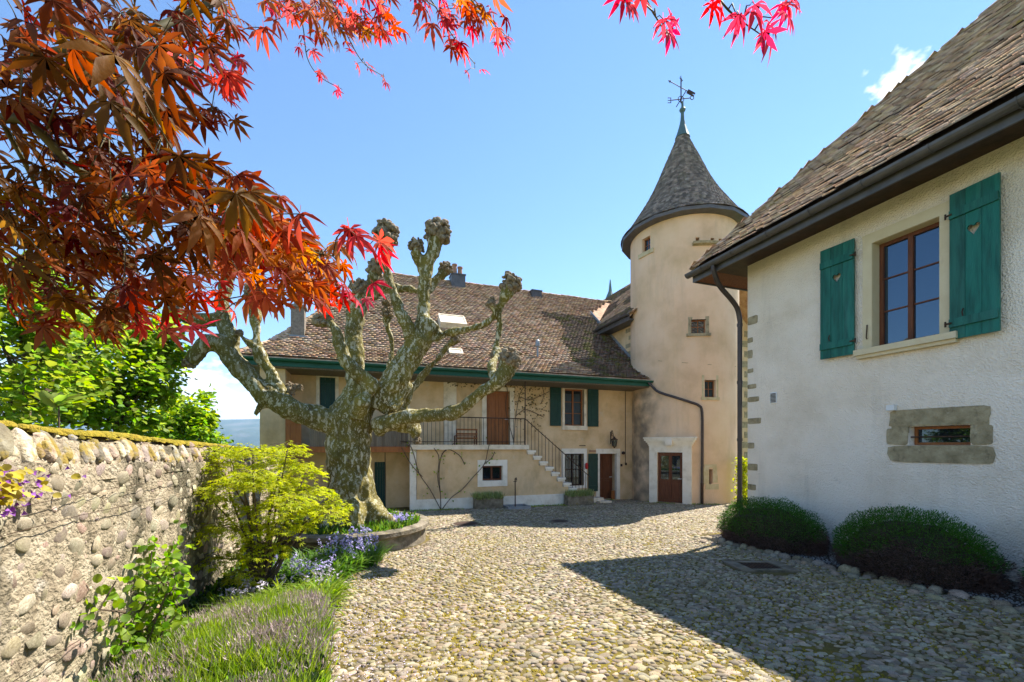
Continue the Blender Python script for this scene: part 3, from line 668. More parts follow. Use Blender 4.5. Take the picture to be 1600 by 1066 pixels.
# roof deck (closed slab) and its tiles
b = MB()
t_ = .1
def rooftop(ex=0):
    v0, v1 = VE, 2*VR-VE
    return dict(e0=(UL-.3, VE, H0), e1=(UR, VE, H0), k0=(UL+.35, VK, HK), k1=(UR, VK, HK), r0=(URL, VR, HR), r1=(14.0, VR, HR), b0=(UL-.3, v1, H0), b1=(UR, v1, H0))
q = rooftop(); dn = lambda p, d=.12: (p[0], p[1], p[2]-d)
b.poly([q['e0'], q['e1'], q['k1'], q['k0']]); b.poly([q['k0'], q['k1'], q['r1'], q['r0']]); b.poly([q['e0'], q['k0'], q['r0'], q['b0']]); b.poly([q['r0'], q['r1'], q['b1'], q['b0']])
b.poly([dn(q['e0']), dn(q['e1']), q['e1'], q['e0']]); b.poly([dn(q['e0']), q['e0'], q['b0'], dn(q['b0'])]); b.poly([dn(q['e0']), dn(q['b0']), dn(q['b1']), dn(q['e1'])])
roof = build('roof', b, M['tile_main'], house)
S1 = Vector(W(0, 1, FL)).normalized(); S2 = (V3+Z3*PM).normalized(); c1 = 1/math.hypot(1, FL); c2 = 1/math.hypot(1, PM)
def clip_main(u, v):
    if u > UR-.02 and v < VR-1.6: return False
    if v >= VR-1.6 and u > UR+(v-(VR-1.6))*1.25: return False
    if (u-TC[0])**2+(v-TC[1])**2 < (TR)**2: return False
    return True
def left_hip(v):        # left boundary of the front slope
    return UL-.3+.65*(v-VE)/(VK-VE) if v < VK else UL+.35+(URL-UL-.35)*(v-VK)/(VR-VK)
def ins1(a, s):
    u = UL-.3+a; v = VE+s*c1; return v < VK+.05 and u > left_hip(v) and clip_main(u, v)
def ins2(a, s):
    u = UL-.3+a; v = VK+s*c2; return v < VR-.05 and u > left_hip(v) and clip_main(u, v)
mossy = lambda p: (lambda uv: uv[0] > 8.2+.8*noise.noise(Vector((p.x, p.y, 3))) and uv[1] < 18.5)(toUV(p.x, p.y))  # darker tiles paint in the shade of tower and wing, moss included
O1 = Vector(W(UL-.3, VE, H0)); O2 = Vector(W(UL-.3, VK, HK))
m2 = tile_roof(roof, M['tile_main'], O1, U3, S1, int((VK-VE)/c1/.15)+1, .15, .17, ins1, .026, mm=mossy, lift=.055, tilt=.18)
m2 += tile_roof(roof, M['tile_main'], O2, U3, S2, int((VR-VK)/c2/.15)+1, .15, .17, ins2, .026, mm=mossy, lift=.055, tilt=.18)
inst('tiles', *TILE, m2, M['tile_moss_shade'], roof)
ridge_caps(roof, M['tile_main'], W(URL, VR, HR+.02), W(13.2, VR, HR+.02), .2)
ridge_caps(roof, M['tile_main'], W(UL-.3, VE, H0+.03), W(UL+.35, VK, HK+.03), .22, .3, 'hip_tile'); ridge_caps(roof, M['tile_main'], W(UL+.35, VK, HK+.03), W(URL, VR, HR+.03), .22, .33, 'hip_tile')
# roof furniture
def on_roof(x, y):
    """pixel -> point on the front slope"""
    t = ray(x); k = (HY-y)/F; dn_ = CA-t*SA      # v = s*dn_, z = EYE+k*s, z=HK+PM*(v-VK)
    s = (HK-PM*VK-EYE)/(k-PM*dn_); return s*(t*CA+SA), s*dn_, EYE+k*s
u_, v_, z_ = on_roof(465, 528)
ch = MB(); ch.box(u_-.2, u_+.2, v_, v_+.4, z_-.3, z_+1.0); ch.box(u_-.26, u_+.26, v_-.06, v_+.46, z_+1.0, z_+1.08)
chim = build('chimney', ch, M['chimney'], roof, label='slim grey stone chimney with a carved finial on the hip')
c = Vector(W(u_, v_+.2, z_+1.08)); b = MB(None); b.lathe(c, [(.17, 0), (.13, .1), (.16, .16), (.1, .24), (.13, .34), (.07, .42), (.09, .52), (.02, .6)], 10); build('chimney_finial', b, M['chimney'], roof)
b = MB(); b.box(u_-.24, u_+.3, v_-.05, v_, z_-.1, z_+.08); build('flashing', b, M['lead'], roof)
def ridge_ch(x0, x1, ytop, pot, label):
    a0, _ = onV(x0, 0, VR-.3); a1, _ = onV(x1, 0, VR-.3); zt = onV((x0+x1)/2, ytop, VR-.3)[1]
    b_ = MB(); b_.box(a0, a1, VR-.6, VR, HR-.9, zt); b_.box(a0-.03, a1+.03, VR-.63, VR+.03, zt, zt+.06); build('chimney', b_, M['metal'], roof, label=label)
    if pot:
        for k in range(2):
            cc = W(a0+(a1-a0)*(.3+.4*k), VR-.3, zt+.06); b_ = MB(None); b_.lathe(cc, [(.12, 0), (.1, .45-.1*k), (.13, .47-.1*k), (.13, .53-.1*k), (.09, .54-.1*k)], 12); build('chimney_pot', b_, M['terra'], roof)
ridge_ch(704, 725, 433, True, 'dark chimney with two clay pots on the ridge'); ridge_ch(828, 843, 458, False, 'small dark chimney on the ridge')
def skylight(x, y, w_, l_, hgt, label):
    u0, v0, z0 = on_roof(x, y); Nn = U3.cross(S2).normalized(); O_ = Vector(W(u0, v0, z0))+Nn*.03; b_ = MB(None)
    b_.obox(O_, U3, S2, Nn, 0, w_, 0, .06, 0, hgt); b_.obox(O_, U3, S2, Nn, 0, w_, l_-.06, l_, 0, hgt); b_.obox(O_, U3, S2, Nn, 0, .06, .061, l_-.061, 0, hgt-.002); b_.obox(O_, U3, S2, Nn, w_-.06, w_, .061, l_-.061, 0, hgt-.002)
    o = build('skylight', b_, M['stone'], roof, label=label); b_ = MB(None); b_.obox(O_, U3, S2, Nn, .061, w_-.061, .061, l_-.061, 0, hgt-.02); build('pane', b_, M['stone'], o)
skylight(687, 515, 1.05, .75, .3, 'raised white skylight on the main roof'); skylight(702, 556, .5, .35, .1, 'small white roof light beside a plane tree branch')
u_, v_, z_ = on_roof(840, 560); b = MB(None); b.lathe(W(u_, v_, z_-.05), [(.04, 0), (.04, .5), (.09, .52), (.08, .72), (.03, .78)], 10); build('vent_pipe', b, M['lead'], roof)

# ------------------------------------------------------------------ staircase block, balcony, railing
PS = lambda a, d, z: Vector(W(a, VS+d, z))
SB0 = onV(640.5, 0, VS)[0]; SB1 = onV(825, 0, VS)[0]
stair = empty('stone_staircase', W(3.5, VS, gW(3.5, VS)), 'outside stone staircase and landing with an iron railing against the house', 'staircase')
win_b = rV(753.6, 728, 785, 751, VS); NST = 11; SBE = onV(925, 0, VS)[0]
gz = gW(6, VS); run = (SBE-SB1)/NST; rise = (ZL-.0-gz)/(NST)
b = MB(None)
grid_wall(b, PS, (SB0+.22, SB1-.05), (-1.0, ZL-.16), [(*win_b, .3)], .3, 1)
b.xf = W
for i in range(NST-1):
    zt = ZL-rise*(i+1)-.14; b.poly([(SB1-.05+i*run, VS, -1.0), (SB1-.05+(i+1)*run, VS, -1.0), (SB1-.05+(i+1)*run, VS, zt), (SB1-.05+i*run, VS, zt)])
build('wall', b, M['facade'], stair)
b = MB(); b.box(SB0+.2, SBE-2*run, VS-.05, VS-.002, -1.0, gW(3, VS)+.36); b.box(SB0, SB0+.2, VS-.03, VS+.12, -1.0, ZL-.18); build('plinth', b, M['white_stone'], stair)
b = MB(); b.box(SB0, SB1, VS-.09, VF-.04, ZL-.16, ZL); build('landing', b, M['stone'], stair)
for i in range(NST-1):
    zt = ZL-rise*(i+1); q = MB(); u0 = SB1+i*run
    q.box(u0-.05, u0+run+.04, VS-.075-.002*i, VF-.04, zt-.07, zt); q.box(u0-.02, u0+run, VS-.04, VF-.05, zt-.139, zt-.071); build('step', q, M['white_stone'], stair)
sur(win_b, .17, .2, .2, M['white_stone'], parent=stair, P=PS, proud=.035)
win_on(PS, win_b, .16, 2, 1, .05, M['brown_wood'], M['glass'], parent=stair)
rail = MB(None); HRL = .92; d_ = .02
zz = lambda u: ZL if u < SB1 else ZL-rise*((u-SB1)/run)
u0 = SB0-.3; ue = SBE-.2*run
us = []; u = u0
rail.tube([PS(u0, d_, ZL+HRL), PS(SB1-.1, d_, ZL+HRL), PS(ue, d_, zz(ue)+HRL)], .018, 8)
rail.tube([PS(u0, d_, ZL+.1), PS(SB1-.12, d_, ZL+.1)], .011, 6)
railo = build('railing', rail, M['iron'], stair)
bars = []; u = u0+.05
while u < ue:
    z0_ = (zz(u)+.0) if u < SB1 else ZL-rise*(int((u-SB1)/run)+1)+.005
    bars.append((u, z0_, zz(u)+HRL)); u += .135
for (u, a, c) in bars:
    q = MB(None); q.tube([PS(u, d_, a), PS(u, d_, c)], .0085, 6); build('baluster', q, M['iron'], railo)
q = MB(None); q.tube([PS(SB1-.1, d_, ZL), PS(SB1-.1, d_, H0-.28)], .018, 8); build('post', q, M['iron'], stair)
# timber balcony left of the stair block
balc = empty('balcony', W(-.4, VS, gW(-.4, VS)), 'timber balcony with grey board parapet on a brown beam behind the plane tree', 'balcony')
b = MB(); b.box(-2.2, SB0+.0, VS, VS+.2, ZL-.24, ZL-.06); build('beam', b, M['orange_wood'], balc)
b = MB(); b.box(-2.2, SB0-.002, VS+.201, VF-.001, ZL-.2, ZL-.08); build('floor_deck', b, M['dark_wood'], balc)
u = -1.55
while u < SB0-.1:
    q = MB(); q.box(u, u+.115, VS+.05, VS+.075, ZL-.06, ZL+.72); build('plank', q, M['grey_wood'], balc); u += .12
q = MB(); q.box(-1.56, SB0-.05, VS+.02, VS+.1, ZL+.721, ZL+.77); build('handrail', q, M['grey_wood'], balc)
r_ = rV(446, 657, 471, 697, VS)
plank_leaf('shutter', PS, r_[0], r_[1], ZL-.04, ZL+.78, M['orange_wood'], 3, d=-.02, parent=balc, label='orange wooden panel at the left end of the balcony')
# lean-to board, chain under the balcony
q = MB(None); q.tube([PS(.62, .3, ZL-.25), PS(.62, .3, gW(0, VS)+.3)], .014, 6); tag(build('chain', q, M['iron']), 'thin rusty chain hanging from the balcony beam beside the cellar door', 'chain')
q = MB(None); q.obox(PS(-.75, .6, .6), (U3*.35+Z3*.9).normalized(), V3, (U3*.9-Z3*.35).normalized(), -.1, .85, -.03, .0, -.09, .09); tag(build('board', q, M['grey_wood']), 'grey board leaning in the dark under the balcony beside the trunk', 'board')
# wall things
r_ = rV(712, 668, 745, 693, 14.5)
e = empty('bench', W((r_[0]+r_[1])/2, 14.5, ZL), 'small slatted wooden bench on the landing beside the orange door', 'bench')
for k in range(3):
    q = MB(); q.box(r_[0], r_[1], 14.4, 14.43, ZL+.2+k*.15, ZL+.26+k*.15); build('slat', q, M['orange_wood'], e)
for uu in (r_[0], r_[1]-.04):
    q = MB(); q.box(uu, uu+.04, 14.432, 14.47, ZL, ZL+.56); build('leg', q, M['brown_wood'], e); q = MB(); q.box(uu, uu+.04, 14.75, 14.79, ZL, ZL+.3); build('leg', q, M['brown_wood'], e)
q = MB(); q.box(r_[0], r_[1], 14.471, 14.8, ZL+.301, ZL+.33); build('seat', q, M['orange_wood'], e)
# lantern
lu, lz = onV(954, 690, VF)
e = empty('wall_lantern', W(lu, VF-.2, lz), 'wrought iron wall lantern above the ground floor door', 'lantern')
Lo = Vector(W(lu, VF, lz)); q = MB(None)
sc_ = [Lo+(-V3)*(.0+.28*t)+Z3*(.1+.35*math.sin(PI*min(1, t*1.2))) for t in [i/10 for i in range(11)]]
q.tube(sc_, .014, 6); q.tube([Lo-V3*.01+Z3*(-.1), Lo-V3*.01+Z3*.4], .02, 6)
sp_ = [Lo-V3*(.12+.08*math.cos(a)*(1-a/9))+Z3*(.25+.08*math.sin(a)*(1-a/9)) for a in [i*.5 for i in range(14)]]; q.tube(sp_, .009, 5); build('bracket', q, M['iron'], e)
c_ = Lo-V3*.28; q = MB(None); q.lathe(c_+Z3*.12, [(.02, .08), (.05, .02), (.14, -.04), (.15, -.06)][::-1], 6)
for k in range(6):
    a = 2*PI*k/6; q.tube([c_+Vector((.12*math.cos(a), .12*math.sin(a), .07)), c_+Vector((.075*math.cos(a), .075*math.sin(a), -.2))], .008, 4)
q.lathe(c_-Z3*.27, [(.01, 0), (.04, .03), (.08, .07)], 6); build('lantern_frame', q, M['iron'], e)
q = MB(None); q.lathe(c_-Z3*.19, [(.07, 0), (.11, .24)], 6); build('glass', q, M['glass'], e)
# signs and small fittings near the ground floor door
u1, z1_ = onV(924, 705, VF); q = MB(); q.box(u1-.13, u1+.13, VF-.14, VF-.07, z1_-.03, z1_+.03); tag(build('door_awning_bar', q, M['terra']), 'small red bar fixed above the green folded shutter', 'bracket')
u1, z1_ = onV(915, 728, VF); q = MB(None); q.lathe(W(u1, VF-.08, z1_-.12), [(.045, 0), (.06, .1), (.06, .2), (.03, .24)], 10); tag(build('hanging_lamp', q, M['red_plastic']), 'small red object hanging between the barred window and green shutter', 'ornament')
u1, z1_ = onV(958.5, 775, VF); q = MB(); q.box(u1-.08, u1+.08, VF+.02, VF+.06, DOOR_G[2]+.0, z1_+.22); tag(build('wooden_crate', q, M['orange_wood']), 'orange wooden board standing in the dark ground floor doorway', 'board')
for (x, y) in ((970, 727), (977, 725)):
    u1, z1_ = onV(x, y, VF); q = MB(); q.box(u1-.035, u1+.035, VF-.07, VF-.034, z1_-.05, z1_+.05); build('door_bell', q, M['iron'], house)
u1, z1_ = onV(972, 708, VF); q = MB(None); q.lathe(W(u1, VF-.1, z1_-.06), [(.03, 0), (.07, .02), (.07, .1), (.02, .13)], 10); build('bell', q, M['iron'], house)
u1, z1_ = onV(910, 696.5, VF); q = MB(); q.box(u1-.14, u1+.14, VF-.01, VF-.002, z1_-.015, z1_+.015); build('wall_slot', q, M['dark'], house)
u1, z1_ = onV(976.5, 650, VF); q = MB(None); q.tube([W(u1, VF-.03, gW(10, VF)+1.5), W(u1, VF-.03, H0-.3)], .012, 5); build('conduit', q, M['iron'], house)
# door steps at ground floor
for k, (a, c, hh) in enumerate(((921, 938, .2), (927, 945, .1))):
    u0 = onV(a, 0, VF-.5)[0]; u1 = onV(c, 0, VF-.5)[0]; q = MB(); q.box(u0, u1, VF-.75-.25*k, VF-.35-.0*k-.002, gW(8.8, VF)-.2, gW(8.8, VF)+hh); tag(build('stone_block', q, M['stone']), ('larger', 'smaller')[k]+' pale stone block at the foot of the stairs beside the door', 'stone block')
# standpipe with blue basin
u1, z1_ = onV(805, 748, VS-.35); gz1 = gW(u1, VS-.35)
e = empty('standpipe', W(u1, VS-.35, gz1), 'thin iron water standpipe before the white plinth of the stairs', 'standpipe')
q = MB(None); q.tube([Vector(W(u1, VS-.35, gz1)), Vector(W(u1, VS-.35, z1_)), Vector(W(u1, VS-.45, z1_+.03)), Vector(W(u1, VS-.5, z1_-.05))], .02, 8); build('pipe', q, M['iron'], e)
q = MB(None); q.tube([Vector(W(u1-.06, VS-.35, z1_-.1)), Vector(W(u1+.06, VS-.35, z1_-.1))], .012, 6); build('tap', q, M['iron'], e)
q = MB(); 
for bx_ in ((-.4, .4, -.35, -.29), (-.4, .4, .23, .29), (-.4, -.34, -.289, .229), (.34, .4, -.289, .229)): q.box(u1+bx_[0], u1+bx_[1], VS-.45+bx_[2], VS-.45+bx_[3], gz1-.05, gz1+.1)
tag(build('water_basin', q, M['lead']), 'low grey metal basin on the ground under the standpipe', 'basin')
# troughs
def trough(x0, x1, y1, label, plab, vv):
    u0 = onV(x0, 0, vv)[0]; u1 = onV(x1, 0, vv)[0]; z0 = gW(u0, vv)-.05; h_ = .42
    e = MB(); w_ = .32
    for bx_ in ((0, 1, -w_, -w_+.07), (0, 1, -.07, 0), ): e.box(u0, u1, vv+bx_[2], vv+bx_[3], z0, z0+h_)
    e.box(u0, u0+.07, vv-w_+.071, vv-.071, z0, z0+h_); e.box(u1-.07, u1, vv-w_+.071, vv-.071, z0, z0+h_); e.box(u0+.071, u1-.071, vv-w_+.071, vv-.071, z0, z0+h_-.05)
    tag(build('stone_trough', e, M['trough']), label, 'planter')
    L_ = []
    for _ in range(900):
        p = Vector(W(random.uniform(u0, u1), vv-random.uniform(.03, w_+.03), z0+h_-.04)); d = Vector((random.gauss(0, .35), random.gauss(0, .35), 1)).normalized(); s_ = d.orthogonal().normalized(); s_ = (Matrix.Rotation(random.uniform(0, 6.28), 3, d) @ s_)
        L_.append(frame4(p, s_, d, d.cross(s_), random.uniform(.008, .014), random.uniform(.12, .3), .02))
    BL = (np.array([(-.5, 0, 0), (.5, 0, 0), (.8, .5, .2), (-.8, .5, .2), (0, 1, 1)], float), np.array([(0, 1, 2), (0, 2, 3), (3, 2, 4)]))
    tag(inst('lavender', *BL, L_, M['lav'], None), plab, 'plant')
    return
trough(739, 782, 795, 'old stone trough under the small white-framed window', 'grey green lavender growing in the trough under the small window', VS-.1)
trough(881, 921, 790, 'old stone trough at the foot of the stairs', 'grey green lavender growing in the trough by the stairs', VS-.1)

# ------------------------------------------------------------------ round tower
ZT = 10.15
tower = empty('round_tower', W(TC[0], TC[1], gW(*TC)), 'tall round stair tower with a pointed tiled cone roof', 'tower')
TCW = Vector(W(TC[0], TC[1], 0))
def hitC(x, y, R_=TR):
    t = ray(x); d = Vector((t, 1)).normalized(); c = Vector((TCW.x, TCW.y)); k = c.dot(d); off = c-d*k
    s = k-math.sqrt(max(0, R_*R_-off.length_squared)); p = d*s; th = math.atan2(p.y-c.y, p.x-c.x); return th % (2*PI), EYE+(HY-y)/F*p.y
def rC(x0, y0, x1, y1): 
    a0 = hitC(x0, 0)[0]; a1 = hitC(x1, 0)[0]; xm = (x0+x1)/2; return a0, a1, hitC(xm, y1)[1], hitC(xm, y0)[1]
T_MID = rC(1080, 499, 1103.5, 521); T_LOW = rC(1101, 594, 1118.5, 621); T_TOP = rC(1003.5, 371, 1016, 393)
T_SLIT = rC(1108, 733.5, 1113.6, 756.5); T_DOOR = rC(1027.6, 707, 1067, 786); T_DOOR = (*T_DOOR[:2], gW(*TC)+.09, T_DOOR[3])
SLOTS = [rC(1087, 371, 1093, 377), rC(1110.5, 372, 1116, 378), rC(1123, 373, 1128, 379)]
TH = [(*T_MID, .3), (*T_LOW, .3), (*T_TOP, .22), (*T_SLIT, .3), (*T_DOOR, .14)]+[(*s, .3) for s in SLOTS]
b = MB(None)
A = sorted(set([2*PI*k/72 for k in range(73)]+[h[0] for h in TH]+[h[1] for h in TH])); Zs = sorted(set([-1.2, ZT+.1]+[h[2] for h in TH]+[h[3] for h in TH]))
PC = lambda a, z, d=0.: Vector((TCW.x+(TR-d)*math.cos(a), TCW.y+(TR-d)*math.sin(a), z))
for i in range(len(A)-1):
    if A[i+1]-A[i] < 1e-6: continue
    for j in range(len(Zs)-1):
        ca, cz = (A[i]+A[i+1])/2, (Zs[j]+Zs[j+1])/2
        if any(h[0] < ca < h[1] and h[2] < cz < h[3] for h in TH): continue
        b.raw([PC(A[i], Zs[j]), PC(A[i+1], Zs[j]), PC(A[i+1], Zs[j+1]), PC(A[i], Zs[j+1])], [[0, 1, 2, 3]])
for a0, a1, z0, z1, d in TH:
    for (p, r_), (s_, t_) in (((a0, z0), (a0, z1)), ((a0, z1), (a1, z1)), ((a1, z1), (a1, z0)), ((a1, z0), (a0, z0))):
        b.raw([PC(p, r_), PC(s_, t_), PC(s_, t_, d), PC(p, r_, d)], [[0, 1, 2, 3]])
    b.raw([PC(a0, z0, d), PC(a1, z0, d), PC(a1, z1, d), PC(a0, z1, d)], [[0, 1, 2, 3]])
twall = build('wall', b, M['tower'], tower, smooth=False)
def axes(a): N_ = Vector((math.cos(a), math.sin(a), 0)); return N_, Vector((-N_.y, N_.x, 0))
def t_window(op, wd, m, bot=.1, lug=.08, top=None, nx=2, ny=2, fm=None, label=None, wlabel=None):
    a = (op[0]+op[1])/2; N_, A_ = axes(a); w_ = 2*TR*math.sin((op[1]-op[0])/2); Pl = lambda x, d, z: TCW+N_*(TR*math.cos(0)-d-.035)+A_*x+Z3*z
    b_ = MB(None); surround(b_, Pl, -w_/2, w_/2, op[2], op[3], wd, top or wd, bot, .02, .05 if bot else 0, lug); build('stone_surround', b_, m, tower, label=label)
    if nx: window(tower, Pl(0, 0, op[2]+.003), A_, N_, w_-.01, op[3]-op[2]-.006, .14, nx, ny, .035, fm or M['orange_wood'], M['glass'], mull=0, label=wlabel)
t_window(T_MID, .1, M['molasse'], .1, .06, wlabel='four pane window at mid height of the tower'); t_window(T_LOW, .1, M['molasse_y'], .1, .02, .18, wlabel='four pane window above the tower door')
t_window(T_TOP, .05, M['molasse_y'], .16, .12, .05, wlabel='small window right under the cone roof')
a = (T_SLIT[0]+T_SLIT[1])/2; N_, A_ = axes(a)
for (x0, x1, z0, z1) in ((-.27, -.075, .0, .3), (.075, .26, .05, .33), (-.2, .3, -.2, -.003), (-.3, -.08, .305, .6), (.08, .24, .335, .6), (-.24, .22, .603, .72)):
    q = MB(None); q.obox(TCW+N_*(TR-.03)+Z3*T_SLIT[2], A_, N_, Z3, x0, x1, -.02, .034, z0, z1); build('quoin_stone', q, M['molasse_y'], tower)
q = MB(None); q.obox(TCW+N_*(TR-.2)+Z3*T_SLIT[2], A_, N_, Z3, -.05, .05, 0, .02, 0, T_SLIT[3]-T_SLIT[2]); build('slit_board', q, M['brown_wood'], tower)
# dovecote shelf
a0 = hitC(1082, 0)[0]; a1 = hitC(1137, 0)[0]; zs_ = hitC(1110, 381)[1]; q = MB(None)
for k in range(6):
    aa, bb = a0+(a1-a0)*k/6, a0+(a1-a0)*(k+1)/6
    q.raw([PC(aa, zs_-.07), PC(bb, zs_-.07), PC(bb, zs_-.04, -.16), PC(aa, zs_-.04, -.16), PC(aa, zs_+.05), PC(bb, zs_+.05), PC(bb, zs_+.04, -.18), PC(aa, zs_+.04, -.18)], [(0, 1, 2, 3), (4, 7, 6, 5), (3, 2, 6, 7), (0, 3, 7, 4), (1, 5, 6, 2)])
build('dovecote_ledge', q, M['molasse'], tower)
for s in SLOTS:
    q = MB(None); q.raw([PC(s[0]+.001, s[2], .28), PC(s[1], s[2], .28), PC(s[1], s[3], .28), PC(s[0], s[3], .28)], [[0, 1, 2, 3]]); build('slot', q, M['dark'], tower)
# tower door surround
a = (T_DOOR[0]+T_DOOR[1])/2; N_, A_ = axes(a); w_ = 2*TR*math.sin((T_DOOR[1]-T_DOOR[0])/2); off = TR*math.cos(w_/2/TR)
Pd = lambda x, d, z: TCW+N_*(TR-.02-d)+A_*x+Z3*z
dz0, dz1 = T_DOOR[2]-.1, T_DOOR[3]
q = MB(None)
jw = .3
def dbx(mb, x0, x1, z0, z1, pr, back=.3): pbox(mb, Pd, x0, x1, -pr, back, z0, z1)
dbx(q, -w_/2-jw, -w_/2, dz0, dz1, .05); dbx(q, w_/2, w_/2+jw, dz0, dz1, .05); build('door_jamb', q, M['white_stone'], tower)
q = MB(None); dbx(q, -w_/2-jw, w_/2+jw, dz1, dz1+.24, .052); build('lintel', q, M['white_stone'], tower)
q = MB(None)
for k, (pr, z0, z1, ex) in enumerate(((.07, .24, .30, .02), (.1, .30, .37, .05), (.15, .37, .44, .1), (.2, .44, .52, .15), (.23, .52, .57, .18))): dbx(q, -w_/2-jw-ex, w_/2+jw+ex, dz1+z0, dz1+z1, pr)
build('cornice', q, M['white_stone'], tower)
q = MB(None); dbx(q, -.13, .13, dz1+.26, dz1+.5, .245, -.02); build('keystone', q, M['white_stone'], tower)
panel_door('door', Pd, (-w_/2+.004, w_/2-.004, dz0+.1, dz1-.004), .06, M['brown_wood'], (.42,), 2, tower, glazed=1, label='reddish brown half glazed double door of the tower')
# cone roof
PROF = [(2.46, ZT+.12), (2.22, 10.53), (2.02, 10.82), (1.82, 11.12), (1.5, 11.62), (1.27, 12.02), (1.08, 12.4), (.86, 12.9), (.68, 13.33), (.42, 13.92), (.26, 14.3), (.2, 14.5)]
b = MB(None); NS = 16
cone = MB(None); cone.lathe((TCW.x, TCW.y, 0), [(r_-.03, z) for r_, z in PROF], 48); cone = build('roof', cone, M['tile_tower'], tower)
b.lathe((TCW.x, TCW.y, ZT), [(TR+.01, -.03), (2.36, -.02), (2.46, -.02), (2.47, .1), (2.40, .11)], NS); build('eave_board', b, M['metal'], tower)
Ms = []; prof = cr([(r_, z) for r_, z in PROF], 8)
acc = 0; nxt = 0; row = 0
for i in range(len(prof)-1):
    p, q_ = np.array(prof[i]), np.array(prof[i+1]); L_ = np.linalg.norm(q_-p)
    while nxt < acc+L_:
        f = (nxt-acc)/L_; r_, z = p+(q_-p)*f; sl = (q_-p)/L_
        n = max(6, int(2*PI*r_/.12)); o_ = random.random()
        for k in range(n):
            a = 2*PI*(k+o_+.12*random.gauss(0, 1)*.2)/n; N_, A_ = axes(a)
            S_ = (N_*sl[0]+Z3*sl[1]).normalized(); nn = A_.cross(S_).normalized(); nn = nn if nn.dot(N_) > 0 else -nn
            S_ = (S_-nn*(.06+random.gauss(0, .02))).normalized(); tl = random.gauss(0, .03); A2 = (A_+S_*tl).normalized()
            Ms.append(frame4(TCW+N_*(r_+.012)+Z3*z, A2, S_, nn, .97*2*PI*r_/n, .17, .014*random.uniform(.7, 1.5)))
        nxt += .105; row += 1
    acc += L_
inst('tiles', *TILE, Ms, M['tile_tower'], cone)
b = MB(None); b.lathe((TCW.x, TCW.y, 0), [(.3, 14.38), (.22, 14.6), (.13, 14.9), (.08, 15.15), (.065, 15.45), (.1, 15.5), (.13, 15.56), (.1, 15.62), (.05, 15.66), (.045, 15.9)], 14); build('finial', b, M['copper'], tower)
# weather vane
zt = lambda y: EYE+(HY-y)/F*TCW.y
b = MB(None); C0 = Vector((TCW.x-.06, TCW.y, 0))
b.tube([C0+Z3*15.85, C0+Z3*zt(122)], .026, 8); zc = zt(155)
X = Vector((1, .1, .2)).normalized()
b.tube([C0+Z3*zc-X*.42, C0+Z3*zc+X*.40], .018, 6)
Yd = Vector((.1, -1, 0)).normalized(); b.tube([C0+Z3*zc-Yd*.4, C0+Z3*zc+Yd*.4], .018, 6)
rg = [C0+Z3*zc+Vector((.12*math.cos(a), 0, .12*math.sin(a))) for a in [i*PI/8 for i in range(17)]]; b.tube(rg, .014, 6, cap=False)
eo = C0+Z3*zc+X*.49; b.tube([eo+Vector((.075*math.cos(a), 0, .075*math.sin(a))) for a in [i*PI/8 for i in range(17)]], .016, 6, cap=False)
wo = C0+Z3*zc-X*.45
b.tube([wo+Vector((0, 0, -.1)), wo+Vector((0, 0, .1))], .016, 6)
for k in (-.1, 0, .1): b.tube([wo+Vector((0, 0, k)), wo+Vector((-.13, 0, k))], .014, 6)
vane = build('weather_vane', b, M['iron'], tower)
b = MB(None); za = zt(137); D_ = Vector((.9, 0, -.5)).normalized(); Q0 = C0+Z3*za
b.tube([Q0-D_*.5, Q0+D_*.35], .016, 6); b.tube([Q0-D_*.62, Q0-D_*.5], [.002, .05], 6)
Np = Vector((.5, 0, .9)).normalized()
b.obox(Q0+D_*.3, D_, Vector((0, 1, 0)), Np, 0, .26, -.008, .008, -.09, .09); b.obox(Q0+D_*.56, D_, Vector((0, 1, 0)), Np, 0, .08, -.008, .008, .02, .09); b.obox(Q0+D_*.56, D_, Vector((0, 1, 0)), Np, 0, .08, -.008, .008, -.09, -.02)
b.tube([C0+Z3*(zt(128)), C0+Z3*zt(128)+Vector((.07, 0, .05)), C0+Z3*zt(124)+Vector((-.05, 0, .05)), C0+Z3*zt(119)], .016, 6)
build('arrow', b, M['iron'], vane)
# downpipe of the main roof crossing the tower
b = MB(None); pts = []
for (x, y) in ((1021, 606), (1030, 613), (1055, 621), (1080, 629), (1092, 634), (1097, 645), (1097.5, 700), (1097, 755)):
    a, z = hitC(x, y, TR+.07); pts.append(PC(a, z, -.07))
pts = [Vector(W(10.32, VE-.1, H0-.13)), Vector(W(10.38, VE-.15, H0-.22))]+pts
pp = [Vector(p) for p in cr([tuple(p) for p in pts], 4)]; b.tube(pp, .048, 8); build('downpipe', b, M['brown_metal'], tower)
a, z = hitC(1097, 755, TR+.07); b = MB(None); b.tube([PC(a, z, -.07), PC(a, gW(*TC)+.05, -.07)], .056, 8); build('downpipe_boot', b, M['iron'], tower)
# thin cable strung round the tower
b = MB(None); pts = [hitC(x, y, TR+.015) for x, y in ((990, 562), (1030, 564), (1070, 567), (1110, 570), (1150, 573))]; b.tube([PC(a, z, -.015) for a, z in pts], .006, 4); build('cable', b, M['iron'], tower)

